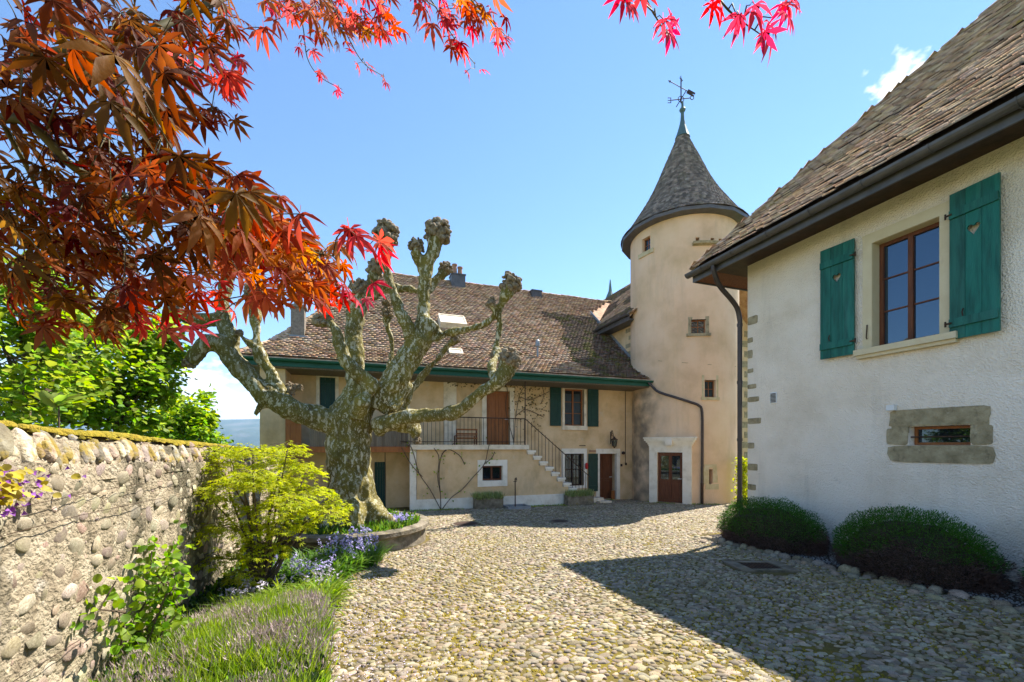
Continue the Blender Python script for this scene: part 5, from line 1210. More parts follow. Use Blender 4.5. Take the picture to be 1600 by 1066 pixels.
tree = empty('plane_tree', gp(TXC+.1, TY, .3), 'old pollarded plane tree with mottled bark and knobbly bare limbs', 'tree')
SC = F/TY
def T_(x, y, r_, d=0.): p = at(x, y, TY+d); return (p.x, p.y, p.z, r_ if y > 690 else r_*.87)
LIMBS = [
    [(548, 830, .60), (549, 810, .60), (549, 792, .475), (548, 765, .435), (546, 730, .425), (544, 695, .43), (548, 655, .46), (560, 625, .40), (572, 600, .33)],
    [(530, 668, .30, -.1), (500, 655, .27, -.25), (455, 640, .24, -.4), (410, 612, .215, -.5), (370, 570, .20, -.6), (345, 540, .20, -.7), (318, 540, .17, -.8), (298, 566, .12, -.85)],
    [(362, 560, .18, -.6), (362, 530, .16, -.55), (350, 505, .16, -.5), (350, 470, .14, -.45), (352, 440, .13, -.4), (355, 405, .12, -.4)],
    [(350, 495, .15, -.5), (325, 500, .14, -.5), (300, 498, .13, -.6), (275, 488, .12, -.7)],
    [(446, 636, .15, -.35), (438, 608, .13, -.4), (420, 580, .12, -.45), (404, 550, .11, -.5), (400, 515, .10, -.5), (400, 485, .11, -.45), (396, 462, .13, -.4)],
    [(404, 545, .08, -.5), (388, 535, .07, -.6), (376, 524, .06, -.65)],
    [(590, 640, .3, .0), (605, 610, .30, 0), (625, 580, .29, .05), (645, 550, .28, .1), (664, 522, .27, .15), (675, 505, .25, .2)],
    [(560, 640, .3, .0), (556, 600, .24, .1), (552, 560, .24, .15), (552, 520, .22, .2), (556, 480, .20, .25), (562, 455, .17, .3)],
    [(585, 610, .2, -.3), (565, 590, .17, -.45), (545, 572, .14, -.55), (533, 545, .12, -.6), (527, 520, .11, -.6), (515, 503, .11, -.6), (503, 503, .12, -.6)],
    [(650, 540, .2, .1), (636, 510, .15, -.05), (622, 480, .12, -.1), (612, 450, .10, -.1), (605, 420, .10, -.1), (602, 392, .13, -.1), (603, 372, .16, -.1)],
    [(662, 520, .2, .15), (661, 480, .14, .15), (662, 450, .13, .12), (668, 420, .14, .1), (676, 392, .15, .1), (683, 370, .19, .1)],
    [(664, 440, .09, .1), (656, 412, .10, .05), (650, 392, .12, .0)],
    [(664, 490, .1, .3), (668, 460, .09, .55), (680, 440, .10, .7), (694, 424, .12, .8)],
    [(575, 470, .1, .35), (600, 450, .1, .4), (630, 452, .09, .4), (650, 455, .08, .3), (662, 462, .08, .2)],
    [(564, 490, .12, .3), (572, 460, .12, .35), (582, 440, .14, .35), (588, 424, .15, .35)],
    [(678, 530, .13, .2), (700, 520, .095, .2), (735, 514, .085, .15), (762, 503, .08, .1), (778, 485, .085, .05), (788, 465, .11, 0), (798, 448, .13, 0)],
    [(776, 495, .07, .05), (772, 485, .08, 0), (768, 476, .09, -.05)],
    [(780, 488, .065, .05), (780, 515, .06, .1), (775, 540, .07, .1), (774, 560, .09, .1)],
    [(588, 668, .22, -.1), (620, 655, .16, -.3), (660, 648, .14, -.45), (700, 648, .14, -.6), (725, 635, .145, -.7), (750, 615, .145, -.8), (775, 600, .15, -.85), (790, 582, .15, -.85), (796, 565, .17, -.85)],
    [(775, 598, .1, -.8), (768, 575, .09, -.6), (775, 560, .1, -.3), (778, 545, .08, 0)],
    [(595, 660, .17, .2), (625, 665, .15, .1), (645, 668, .13, 0), (650, 682, .09, -.1)],
    [(622, 660, .12, .3), (640, 615, .09, .6), (662, 585, .08, .8), (684, 560, .07, .9), (700, 540, .065, 1), (712, 532, .08, 1)],
    [(606, 610, .1, .5), (610, 575, .08, .7), (613, 540, .07, .8), (606, 510, .08, .8), (604, 495, .1, .8)],
    [(560, 650, .2, -.3), (562, 632, .19, -.46), (570, 622, .14, -.58)],
    [(612, 640, .16, -.1), (630, 612, .12, .1), (642, 600, .1, .2)],
    [(420, 625, .13, -.5), (406, 640, .09, -.52), (398, 648, .05, -.55)],
    [(545, 780, .3, 0), (505, 812, .22, -.3), (470, 838, .12, -.5)], [(560, 785, .3, 0), (598, 812, .2, -.2), (628, 826, .1, -.3)], [(550, 780, .3, 0), (552, 815, .3, -.45), (540, 840, .16, -.65)], [(540, 780, .3, 0), (520, 810, .26, -.45), (512, 835, .15, -.6)],
]
tb = MB(None)
for L_ in LIMBS:
    pts = cr([T_(*p) for p in L_], 5)
    tb.tube([p[:3] for p in pts], [max(.03, p[3]*(1+.10*noise.noise(Vector(p[:3])*3.1))) for p in pts], 12)
me = bpy.data.meshes.new('tmp'); me.from_pydata(tb.v, [], tb.f); tmp = bpy.data.objects.new('tmp', me); COL.objects.link(tmp)
md = tmp.modifiers.new('r', 'REMESH'); md.mode = 'VOXEL'; md.voxel_size = .03; md.use_smooth_shade = True
sm_ = tmp.modifiers.new('s', 'SMOOTH'); sm_.factor = .5; sm_.iterations = 3
dg = bpy.context.evaluated_depsgraph_get(); ev = tmp.evaluated_get(dg); tm = bpy.data.meshes.new_from_object(ev)
nv = len(tm.vertices); co = np.empty(nv*3); tm.vertices.foreach_get('co', co); co = co.reshape(-1, 3); no = np.empty(nv*3); tm.vertices.foreach_get('normal', no); no = no.reshape(-1, 3)
zg = g(TY)+.35
for i in range(nv):
    p = Vector(co[i]); h_ = p.z-zg
    d = .045*noise.noise(p*2.3)+.034*noise.noise(p*6)+.016*noise.noise(p*15)
    if h_ < 1.1:
        a = math.atan2(p.y-TY, p.x-TXC); d += .055*max(0, 1-h_/1.1)*math.sin(a*9+2*noise.noise(p*1.5))+.02*noise.noise(Vector((a*5, p.z*1.2, 0)))
    co[i] += no[i]*d
org = np.array(wl(tree)); tm.vertices.foreach_set('co', (co-org).ravel()); tm.materials.clear(); tm.materials.append(M['bark'])
tm.polygons.foreach_set('use_smooth', np.ones(len(tm.polygons), dtype=bool)); tm.update()
bpy.data.objects.remove(tmp); o = bpy.data.objects.new('trunk', tm); put(o, tree, org)
# pollard knuckles
ICO = None
import bmesh
bm = bmesh.new(); bmesh.ops.create_icosphere(bm, subdivisions=2, radius=1); ICO = (np.array([v.co[:] for v in bm.verts]), np.array([[v.index for v in f.verts] for f in bm.faces])); bm.free()
KN = [(603, 368, .23, -.1, 1.25), (684, 364, .24, .1, 1.2), (650, 386, .14, 0, 1.3), (696, 421, .15, .8, 1), (588, 420, .18, .35, 1.1), (798, 446, .19, 0, 1.3), (768, 474, .10, -.05, 1.1), (797, 562, .2, -.85, 1.1), (776, 556, .12, .1, 1),
      (396, 458, .18, -.4, 1.1), (374, 521, .07, -.65, 1), (355, 402, .15, -.4, 1.1), (272, 486, .14, -.7, 1), (270, 500, .1, -.7, 1), (296, 568, .11, -.85, 1), (502, 502, .15, -.6, .9), (514, 497, .1, -.6, 1), (712, 530, .11, 1, 1), (604, 490, .13, .8, 1.1), (604, 474, .1, .8, 1), (562, 452, .19, .3, 1.1), (452, 610, .11, -.3, 1.3), (466, 606, .08, -.25, 1), (652, 690, .08, -.1, 1)]
for (x, y, r_, d, el_) in KN:
    r_ *= 1.04
    c = Vector(T_(x, y, 0, d)[:3]); Ms = []
    Ms.append(frame4(c, (1, 0, 0), (0, 1, 0), (0, 0, 1), r_*.72, r_*.72, r_*.8*el_))
    for k in range(int(50+r_*260)):
        n_ = rv().normalized(); 
        if n_.z < -.6: continue
        s = r_*random.uniform(.10, .30); p = c+Vector((n_.x, n_.y, n_.z*el_))*r_*random.uniform(.72, .98); R3 = Matrix.Rotation(random.uniform(0, 6), 3, n_)
        Ms.append(frame4(p, R3.col[0], R3.col[1], R3.col[2], s, s*random.uniform(.6, 1.1), s*random.uniform(.7, 1.3)))
    o = inst('pollard_knuckle', *ICO, Ms, M['knuckle'], tree, True, kind=None)
    mm = o.data; n_ = len(mm.vertices); cc = np.empty(n_*3); mm.vertices.foreach_get('co', cc); cc = cc.reshape(-1, 3)
    for i in range(n_):
        v_ = Vector(cc[i])+c; cc[i] *= 1+.12*noise.noise(v_*16)
    mm.vertices.foreach_set('co', cc.ravel()); mm.update()
# ivy sprig in the crotch, plants in the planter
def clump(name, tpl, m, n, centre, rad, hgt, wid, tilt, label, cat, zf=None, kind='stuff', parent=None, group=None, bend=1.0, wj=.4):
    Ms = []
    for _ in range(n):
        a = random.uniform(0, 2*PI); rr = math.sqrt(random.random()); x = centre[0]+rad[0]*rr*math.cos(a); y = centre[1]+rad[1]*rr*math.sin(a)
        z = zf(x, y) if zf else g(y); 
        d = Vector((random.gauss(0, tilt)+.25*rr*math.cos(a), random.gauss(0, tilt)+.25*rr*math.sin(a), 1)).normalized()
        out_ = Vector((d.x, d.y, 0)); out_ = out_.normalized() if out_.length > .01 else Vector((1, 0, 0))
        n_ = (out_-d*out_.dot(d)).normalized(); x_ = d.cross(n_); L_ = random.uniform(*hgt)
        Ms.append(frame4((x, y, z-.02), x_, d, n_, random.uniform(*wid), L_, L_*bend))
    o = inst(name, *tpl, Ms, m, parent, kind=kind)
    if label: tag(o, label, cat, group)
    return o
def pzf(x, y): return g(TY)+.33
PB = empty('planter_plants', gp(TXC, TY, .35), 'leafy plants and grass growing in the stone basin around the trunk', 'plants'); 
def ringclump(name, tpl, m, n, hgt, wid, tilt, parent):
    Ms = []
    while len(Ms) < n:
        a = random.uniform(0, 2*PI); rr = random.uniform(.6, PR-.16); x, y = TXC+rr*math.cos(a), TY+rr*math.sin(a)
        if noise.noise(Vector((x*2.5, y*2.5, 1))) < -.15: continue
        d = Vector((random.gauss(0, tilt), random.gauss(0, tilt), 1)).normalized(); n_ = d.orthogonal().normalized(); n_ = Matrix.Rotation(random.uniform(0, 6.28), 3, d) @ n_
        L_ = random.uniform(*hgt); Ms.append(frame4((x, y, pzf(x, y)-.02), d.cross(n_), d, n_, random.uniform(*wid), L_, L_))
    return inst(name, *tpl, Ms, m, parent)
ringclump('grass', BLADE, M['blade'], 3600, (.06, .2), (.008, .016), .35, PB); ringclump('leaves', NL[0], M['leaf_lime'], 2200, (.06, .13), (.05, .1), .8, PB)
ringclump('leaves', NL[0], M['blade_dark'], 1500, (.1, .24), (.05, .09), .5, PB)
# ------------------------------------------------------------------ flowers: bluebells etc
def flowers(x, y, rad, n, hgt, label, group, pet='petal', z0=None, fs=.022, leaf=True, lm='blade_dark', ng=260, cat='flowers'):
    zz0 = (lambda X, Y: g(Y)) if z0 is None else (lambda X, Y: z0)
    e = empty('bluebell_clump', (x, y, zz0(x, y)), label, cat, group)
    if leaf: clump('leaves', ARCH, M[lm], ng, (x, y), rad, (hgt[0]*.7, hgt[1]*.85), (.012, .022), .28, None, None, zf=zz0, parent=e, bend=.8)
    st_ = []; fl = []
    for _ in range(n):
        a = random.uniform(0, 2*PI); rr = math.sqrt(random.random()); px, py_ = x+rad[0]*rr*math.cos(a), y+rad[1]*rr*math.sin(a); h_ = random.uniform(*hgt)
        d = Vector((random.gauss(0, .14), random.gauss(0, .14), 1)).normalized(); x_ = d.orthogonal().normalized(); p0 = Vector((px, py_, zz0(px, py_)))
        st_.append(frame4(p0, x_, d, x_.cross(d), .006, h_, .01))
        for k in range(random.randint(5, 9)):
            t = .62+.38*random.random(); o_ = rv().normalized()*random.uniform(.01, .035); o_.z *= .5; q = p0+d*h_*t+o_; n_ = (o_+Z3*random.uniform(-.02, .03)+rv(.01)).normalized(); ex = n_.orthogonal().normalized(); s = fs*random.uniform(.6, 1.15)
            fl.append(frame4(q, ex, n_.cross(ex), n_, s, s, s))
    inst('stems', *BLADE, st_, M['blade_dark'], e); inst('flower_heads', *STAR, fl, M[pet], e)
    return e
flowers(-2.48, 6.55, (.42, .55), 75, (.28, .5), 'tall lilac bluebells beside the planter at the edge of the cobbles', 'bluebells in the flower bed', ng=900)
flowers(-2.75, 5.55, (.42, .4), 46, (.2, .36), 'lilac bluebells in the shade under the yellow-green maple', 'bluebells in the flower bed')
flowers(-2.95, 4.75, (.35, .35), 46, (.18, .32), 'pale bluebells low in the dark bed by the climbing rose', 'bluebells in the flower bed', 'petal_pale')
flowers(-2.35, 5.1, (.25, .3), 22, (.2, .3), 'few pale bluebells above the strap-leaved clump', 'bluebells in the flower bed', 'petal_pale')
flowers(-2.2, 8.1, (.22, .2), 26, (.18, .3), 'lilac flowers at the right end of the stone basin', 'bluebells in the basin', z0=g(8.4)+.32, ng=120)
flowers(-2.62, 7.3, (.22, .12), 12, (.1, .2), 'small group of mauve flowers at the front of the basin', 'bluebells in the basin', z0=g(8.4)+.32, ng=60)
clump('strap_leaf_clump', ARCH, M['blade'], 800, (-2.3, 4.6), (.32, .45), (.2, .38), (.014, .024), .38, 'bright arching strap leaves at the edge of the cobbles', 'plant', bend=1.1)
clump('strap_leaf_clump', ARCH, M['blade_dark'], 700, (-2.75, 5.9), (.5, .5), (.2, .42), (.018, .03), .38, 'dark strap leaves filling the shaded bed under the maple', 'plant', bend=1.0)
# low ground cover in the bed
Ms = []; M2 = []
for _ in range(15000):
    y = random.uniform(2.4, 7.4); xr = left_edge(y)+.05*math.sin(y*7)+random.uniform(-.02, .06); xl = -1.875-.348*y+.05; x = random.uniform(xl, xr)
    if (x-TXC)**2+(y-TY)**2 < (PR+.05)**2: continue
    d = Vector((random.gauss(0, .6), random.gauss(0, .6), 1)).normalized(); n_ = Matrix.Rotation(random.uniform(0, 6.28), 3, d) @ d.orthogonal().normalized(); s = random.uniform(.05, .13)
    (Ms if random.random() < .6 else M2).append(frame4((x, y, g(y)+random.uniform(0, .06)), d.cross(n_), d, n_, s*random.uniform(.5, .9), s, s))
tag(inst('ground_cover', *RL[1], Ms, M['leaf_dark'], None), 'dark low leaves carpeting the bed between the garden wall and the cobbles', 'ground cover')
tag(inst('ground_cover', *NL[0], M2, M['leaf_green'], None), 'bright small leaves dotted through the flower bed', 'ground cover')
b = MB(None)
for i in range(60):
    y0, y1 = 1.5+.1*i, 1.6+.1*i
    b.poly([(-1.875-.348*y0-.05, y0, g(y0)+.02), (left_edge(y0)+.02+.05*math.sin(y0*7), y0, g(y0)+.012), (left_edge(y1)+.02+.05*math.sin(y1*7), y1, g(y1)+.012), (-1.875-.348*y1-.05, y1, g(y1)+.02)])
build('flower_bed', b, M['soil'], kind='structure')
# lavender / heather mound in the very front
lav = empty('lavender_bush', gp(-1.85, 3.6), 'mound of dry mauve-grey lavender with fresh green shoots in the near corner', 'bush')
def mound(x, y): 
    q = ((x+1.98)/.78)**2+((y-3.75)/.85)**2; return g(y)+(.15+.07*noise.noise(Vector((x*3, y*3, 0))))*math.sqrt(max(0, 1-min(1, q)))
def fill(name, tpl, m, n, hgt, wid, tilt, parent, dens=None, z0=0.):
    Ms = []
    while len(Ms) < n:
        x, y = random.uniform(-3.0, -1.25), random.uniform(2.5, 4.7)
        if x > left_edge(y)+.03+random.gauss(0, .05) or x < -1.875-.348*y+.1: continue
        if dens and dens(x, y) < random.random(): continue
        d = Vector((random.gauss(0, tilt)+(x+1.9)*.3, random.gauss(0, tilt), 1)).normalized(); n_ = Matrix.Rotation(random.uniform(0, 6.28), 3, d) @ d.orthogonal().normalized(); L_ = random.uniform(*hgt)
        Ms.append(frame4((x, y, mound(x, y)+z0), d.cross(n_), d, n_, random.uniform(*wid), L_, L_*.3))
    return inst(name, *tpl, Ms, m, parent)
nzf = lambda x, y: .5+1.6*noise.noise(Vector((x*2.6, y*2.6, 3)))
fill('dry_stalks', BLADE, M['dry'], 6500, (.06, .24), (.006, .011), .4, lav, lambda x, y: nzf(x, y))
fill('flower_spikes', NL[0], M['dry'], 3200, (.025, .05), (.014, .024), .5, lav, lambda x, y: nzf(x, y), .13)
fill('green_shoots', BLADE, M['blade'], 15000, (.08, .24), (.006, .012), .4, lav, lambda x, y: 1.05-nzf(x, y)*.8)
fill('silvery_shoots', BLADE, M['lav'], 3000, (.08, .2), (.006, .012), .4, lav)
clump('strap_leaf_clump', ARCH, M['blade'], 360, (-1.82, 3.55), (.14, .5), (.10, .24), (.008, .016), .4, 'fine bright grass fringing the lavender along the cobbles', 'grass', bend=.9)
clump('strap_leaf_clump', ARCH, M['blade'], 700, (-2.5, 4.35), (.5, .3), (.15, .36), (.008, .018), .4, 'tall loose grass between the lavender and the climbing rose', 'grass', bend=.8)
# climbing rose against the wall
rose = empty('climbing_rose', W(UG+.1, 4.3, gW(UG, 4.3)), 'small climbing rose with dark glossy leaves tied to the stone wall', 'plant')
b = MB(None); Ms = []
for k in range(6):
    v0 = 4.15+random.uniform(-.15, .15); pts = [Vector(W(UG+.12, v0+.1*k*.3, gW(UG, 4.3)))]
    for j in range(6): pts.append(pts[-1]+Vector((random.gauss(0, .05), random.gauss(0, .07), random.uniform(.09, .17))))
    b.tube(pts, [.008]*6+[.004], 5)
    for p in pts[1:]:
        for _ in range(15): q = p+rv(.075); Ms.append(leafm(q, rv()+Z3*-.2, rv(.7)+Vector((.5, -.3, .8)), random.uniform(.04, .075)))
build('canes', b, M['twig'], rose); parts('leaf', 'leaves', RL, Ms, M['leaf_green'], rose, 240)
# creeper, moss and small plants hanging on the wall top at the left
aub = empty('wall_top_plant', W(UG-.0, 2.9, 1.4), 'golden leaves and purple flowers hanging over the wall top at the left edge', 'plant')
Ms = []; Fl = []
for _ in range(420):
    v = random.gauss(2.55, .28); n_ = random.random(); p = Vector(W(UG+.03+.07*random.random(), v, 1.50-.18*random.random()))
    if n_ < .52: Ms.append(leafm(p, Vector((random.gauss(.3, .4), random.gauss(0, .5), -.3)), Vector((.6, -.3, .8))+rv(.4), random.uniform(.03, .06)))
    else:
        q = p-Z3*random.uniform(.02, .1); nn = (Vector((.8, -.4, .3))+rv(.5)).normalized(); ex = nn.orthogonal().normalized(); Fl.append(frame4(q, ex, nn.cross(ex), nn, .016, .016, .016))
parts('leaf', 'leaves', RL, Ms, M['yellow_leaf'], aub, 200); inst('flower_heads', *STAR, Fl, M['petal_purple'], aub)

# ------------------------------------------------------------------ yellow-green Japanese maple by the wall
jm = empty('japanese_maple', gp(-2.95, 5.0), 'young yellow-green japanese maple in layered tiers in front of the wall', 'tree')
base = gp(-2.95, 5.0); b = MB(None); Ms = []
TIERS = [(395, 700, 5.3, .42, .10), (340, 722, 5.1, .32, .09), (440, 720, 5.4, .40, .10), (380, 750, 5.0, .5, .11), (470, 762, 5.5, .42, .10), (330, 775, 4.9, .3, .09), (420, 790, 5.1, .48, .11), (500, 790, 5.4, .33, .08), (365, 820, 4.9, .42, .12), (440, 815, 5.1, .35, .1), (400, 850, 4.9, .35, .12), (345, 868, 4.8, .28, .1), (425, 745, 5.6, .4, .1), (355, 700, 5.3, .25, .08), (385, 890, 4.8, .22, .1), (480, 730, 5.6, .25, .08), (395, 735, 4.8, .3, .08), (450, 775, 4.9, .3, .08), (525, 782, 5.6, .2, .06), (515, 800, 5.3, .22, .06), (335, 700, 5.2, .25, .07), (450, 695, 5.3, .25, .07)]
for (x, y, Y, rad, th_) in TIERS:
    c = at(x, y, Y); mid = base.lerp(c, .5)+rv(.04)+Vector((0, 0, .12)); pts = cr([tuple(base+rv(.03)), tuple(base.lerp(c, .25)+Z3*.12), tuple(mid), tuple(c-Z3*.04)], 4)
    b.tube(pts, np.linspace(.022, .006, len(pts)).tolist(), 6)
    for k in range(7):
        a = random.uniform(0, 6.28); e_ = c+Vector((math.cos(a)*rad*.8, math.sin(a)*rad*.8, random.gauss(-.02, th_*.4))); b.tube([c-Z3*.04, c.lerp(e_, .5)+Z3*.02, e_], [.005, .004, .002], 4)
    for k in range(int(350*rad*rad/.16)):
        a = random.uniform(0, 6.28); rr = rad*math.sqrt(random.random())*1.05; p = c+Vector((math.cos(a)*rr, math.sin(a)*rr*.9, random.gauss(0, th_*.28)-.12*(rr/rad)**2+.04*noise.noise(Vector((a, rr*9, 0)))))
        Ms.append(leafm(p, Vector((math.cos(a)+random.gauss(0, .5), math.sin(a)+random.gauss(0, .5), random.gauss(-.2, .15))), Z3+rv(.28), random.uniform(.04, .075)))
build('branches', b, M['twig'], jm, smooth=True); parts('leaf', 'leaves', ML5, Ms, M['leaf_lime'], jm, 300)

# ------------------------------------------------------------------ shrubs and trees beyond the garden wall
def leafy(name, label, cat, root, blobs, n, size, m, tpl, m2=None, f2=0., tr=.06, hang=.0, group=None, nt=5, twigs=True, trunkm=None):
    e = empty(name, root, label, cat, group); b_ = MB(None); root = Vector(root); Ms_ = []; Mb = []; tw = MB(None)
    tot = sum(bl[3]**2 for bl in blobs)
    top = Vector((sum(b0[0] for b0 in blobs)/len(blobs), sum(b0[1] for b0 in blobs)/len(blobs), max(root.z+.8, min(b0[2] for b0 in blobs)-.1)))
    b_.tube([root-Z3*.1, root.lerp(top, .5)+Vector((.05, 0, 0)), top], [tr, tr*.8, tr*.6], 8)
    for bl in blobs:
        c = Vector(bl[:3]); rad = bl[3]; b_.tube([tuple(x) for x in cr([tuple(top), tuple(top.lerp(c, .5)+rv(.08*rad)), tuple(c)], 4)], np.linspace(tr*.5, tr*.15, 9).tolist(), 6)
        cl_ = []
        for k in range(max(5, int(9*rad*nt/5*2))):
            n_ = rv().normalized(); q = c+Vector((n_.x, n_.y, n_.z*.85))*rad*random.uniform(.55, 1.0); cl_.append(q); b_.tube([c, c.lerp(q, .5)+rv(.05*rad), q], [tr*.14, tr*.1, .004], 4)
        for k in range(int(n*rad**2/tot)):
            q = random.choice(cl_)+rv(.16*rad+.03); s = random.uniform(*size); d = (q-c); d.z *= .3; d = d.normalized()+rv(.5)-Z3*hang
            (Mb if random.random() < f2 else Ms_).append(leafm(q, d, Z3+rv(.6)+SUN*.3, s))
    build('trunk', b_, trunkm or M['twig'], e, smooth=True)
    parts('leaf', 'leaves', tpl, Ms_, m, e, 300)
    if Mb: o_ = inst('pale_leaves', *tpl[0], Mb, m2, e)
    return e
A3 = lambda x, y, Y, r_: (*at(x, y, Y), r_)
leafy('shrub', 'pale green viburnum-like shrub with fine bare twigs behind the wall at the left edge', 'shrub', gp(-6.1, 4.9, -.2),
      [A3(15, 470, 4.6, .45), A3(75, 500, 4.9, .45), A3(20, 560, 4.4, .5), A3(110, 560, 5.2, .45), A3(60, 620, 4.8, .4), A3(-50, 520, 4.3, .5), A3(150, 520, 5.6, .4), A3(0, 620, 4.3, .35), A3(-60, 430, 4.2, .4), A3(60, 455, 5, .3)], 4000, (.05, .1), M['leaf_yg'], RL, M['leaf_green'], .35, .05)
leafy('tree', 'fresh green round-leaved tree beyond the wall, left of the plane tree', 'tree', gp(-6.6, 7.4, -.2),
      [A3(210, 540, 7.2, .65), A3(160, 590, 6.8, .65), A3(245, 580, 7.3, .55), A3(205, 640, 7.0, .6), A3(130, 640, 6.6, .55), A3(255, 540, 7.6, .42), A3(100, 590, 6.4, .5), A3(165, 525, 7.4, .4), A3(250, 625, 7.6, .4), A3(60, 650, 6.2, .45)], 8200, (.055, .115), M['leaf_green'], RL, M['leaf_yg'], .35, .09)
leafy('tree', 'small green bushy tree low behind the wall, just before the distant hills', 'tree', gp(-8.3, 10.9, -.2),
      [A3(300, 645, 10.8, .5), A3(325, 655, 11, .4), A3(280, 670, 10.5, .5), A3(310, 680, 10.6, .5), A3(260, 655, 10.4, .4)], 3600, (.08, .14), M['leaf_green'], RL, M['leaf_lime'], .1, .07)
# young pale shoot on top of the wall
sh = empty('sapling', W(UG-.5, 3.4, .2), 'single pale green sprig of pointed leaves rising behind the wall top', 'plant')
b = MB(None); p0 = at(92, 650, 3.3); b.tube([p0-Z3*1.0, p0, p0+Z3*.14], [.008, .006, .003], 5); build('stem', b, M['twig'], sh)
Ms = [leafm(p0+Z3*random.uniform(.0, .14), Vector((math.cos(k*1.1), math.sin(k*1.1)*.6, .5)), Vector((0, -.6, .6))+rv(.3), random.uniform(.13, .19)) for k in range(11)]
parts('leaf', 'leaves', NL, Ms, M['leaf_yg'], sh, 20)

# ------------------------------------------------------------------ clipped bushes by the cottage
def bush(v0, su, sv, hh, label):
    c = Vector(W(6.98, v0, gW(6.98, v0)+.0)); e = empty('clipped_bush', c, label, 'bush', 'clipped bushes along the cottage'); k_ = MB(None)
    def sh_(n_, s=1.0):
        q_ = n_.z*.5+.5; h2 = math.hypot(n_.x, n_.y)+1e-6; rr_ = math.sqrt(max(0, 1-q_**3.4))*(.9+.1*min(1, q_*4)); x = n_.x/h2*rr_*su*s; y = n_.y/h2*rr_*sv*s; z = q_*hh*s
        w_ = 1+.09*noise.noise(Vector((n_.x*3+v0, n_.y*3, n_.z*3)))+.04*noise.noise(n_*8); ur = Vector(W(x*w_, y*w_, 0)); return c+Vector((ur.x, ur.y, z*w_+.02))
    bm_ = bmesh.new(); bmesh.ops.create_icosphere(bm_, subdivisions=4, radius=1)
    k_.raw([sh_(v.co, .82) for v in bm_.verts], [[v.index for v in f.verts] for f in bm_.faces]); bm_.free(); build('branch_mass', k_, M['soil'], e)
    G_, B_ = [], []
    for _ in range(27000):
        zq = random.uniform(-1, 1); aq = random.uniform(0, 2*PI); hq = math.sqrt(1-zq*zq); n_ = Vector((hq*math.cos(aq), hq*math.sin(aq), zq)); p = sh_(n_, random.uniform(.84, 1.04))
        ur = Vector(W(math.cos(aq)/su, math.sin(aq)/sv, 0)); nn = Vector((ur.x, ur.y, max(0, zq)**2*4/hh)).normalized()
        t = (nn+rv(.45)+Z3*.35).normalized(); n2 = noise.noise(Vector((n_.x*2.2+v0*3, n_.y*2.2, n_.z*2)))
        low = n_.z < -.12+.6*n2-.35*max(0, n_.y)+random.gauss(0, .08)
        x_ = t.orthogonal().normalized(); x_ = Matrix.Rotation(random.uniform(0, 6.28), 3, t) @ x_
        if low: B_.append(frame4(p, x_, t, x_.cross(t), random.uniform(.006, .02), random.uniform(.03, .08), .03))
        else: G_.append(frame4(p, x_, t, x_.cross(t), random.uniform(.014, .024), random.uniform(.018, .036), .02))
    inst('foliage', *NL[0], G_, M['bush_top'], e); inst('dead_twigs', *NL[0], B_, M['bush_low'], e)
bush(5.78, .47, 1.0, .86, 'clipped green bush with a bare brown underside nearest the cottage corner')
bush(3.66, .48, .90, .90, 'clipped green bush with a bare brown underside below the low slit window')
bush(1.78, .46, .78, .92, 'clipped bush only partly in view at the right edge of the photo')
# ivy by the far right foot of the tower, bare wall plants
iv = empty('ivy', W(14.3, 12.6, gW(14.3, 12.6)), 'narrow bright green climber between the tower and the cottage corner', 'climber'); Ms = []
c0 = at(1158, 790, 15.4)
for _ in range(900):
    z = random.random(); p = c0+Vector((random.gauss(.06, .10), random.gauss(0, .12), z*1.75)); 
    Ms.append(leafm(p, rv()-Z3*.4, Vector((.4, -.6, .6))+rv(.5), random.uniform(.06, .11)))
b = MB(None); b.tube([c0-Z3*.2, c0+Vector((.03, .0, .8)), c0+Vector((.06, 0, 1.7))], [.02, .015, .006], 6); build('stem', b, M['twig'], iv); parts('leaf', 'leaves', RL, Ms, M['leaf_lime'], iv, 300)
esp = empty('espalier_tree', W(2.1, VS-.12, gW(2.1, VS)), 'bare espaliered climber fanned out on the wall beside the small framed window', 'climber'); b = MB(None); Ms = []
pe = lambda x, y, d=.08: Vector(W(*(lambda r_: (r_[0], VS-d, r_[1]))(onV(x, y, VS-d))))
for st_ in ([(689, 797), (672, 765), (655, 740), (645, 705), (637, 690)], [(689, 797), (688, 768), (686, 740), (690, 712), (702, 700), (712, 690)], [(690, 797), (705, 778), (722, 765), (740, 745), (757, 725), (762, 705), (765, 692)], [(688, 770), (684, 745), (686, 715), (678, 700)], [(757, 725), (768, 716), (773, 706)], [(660, 745), (650, 735), (640, 722), (628, 700)], [(690, 710), (700, 702), (718, 712), (726, 726)]):
    b.tube([tuple(p) for p in cr([tuple(pe(x, y, random.uniform(.04, .1))) for x, y in st_], 4)], .014, 5)
    for (x, y) in st_[1:]:
        for _ in range(3): Ms.append(leafm(pe(x+random.gauss(0, 5), y+random.gauss(0, 4), .06), rv(), Vector((0, -1, .3))+rv(.4), random.uniform(.04, .08)))
build('branches', b, M['twig'], esp); parts('leaf', 'leaves', RL, Ms, M['leaf_green'], esp, 100)
vine = empty('wall_vine', W(6, VF-.1, ZL), 'thin sparse vine spread over the facade above the stair railing', 'climber'); b = MB(None); Ms = []
pv = lambda x, y: Vector(W(*(lambda r_: (r_[0], VF-.05, r_[1]))(onV(x, y, VF-.05))))
for st_ in ([(803, 692), (806, 650), (815, 610), (835, 598), (862, 600)], [(806, 650), (820, 640), (835, 645), (850, 652)], [(812, 620), (828, 625), (845, 618), (858, 612)], [(803, 690), (790, 640), (792, 605), (770, 597), (740, 600)], [(845, 600), (850, 615), (846, 630)]):
    b.tube([tuple(p) for p in cr([tuple(pv(x, y)) for x, y in st_], 4)], .012, 5)
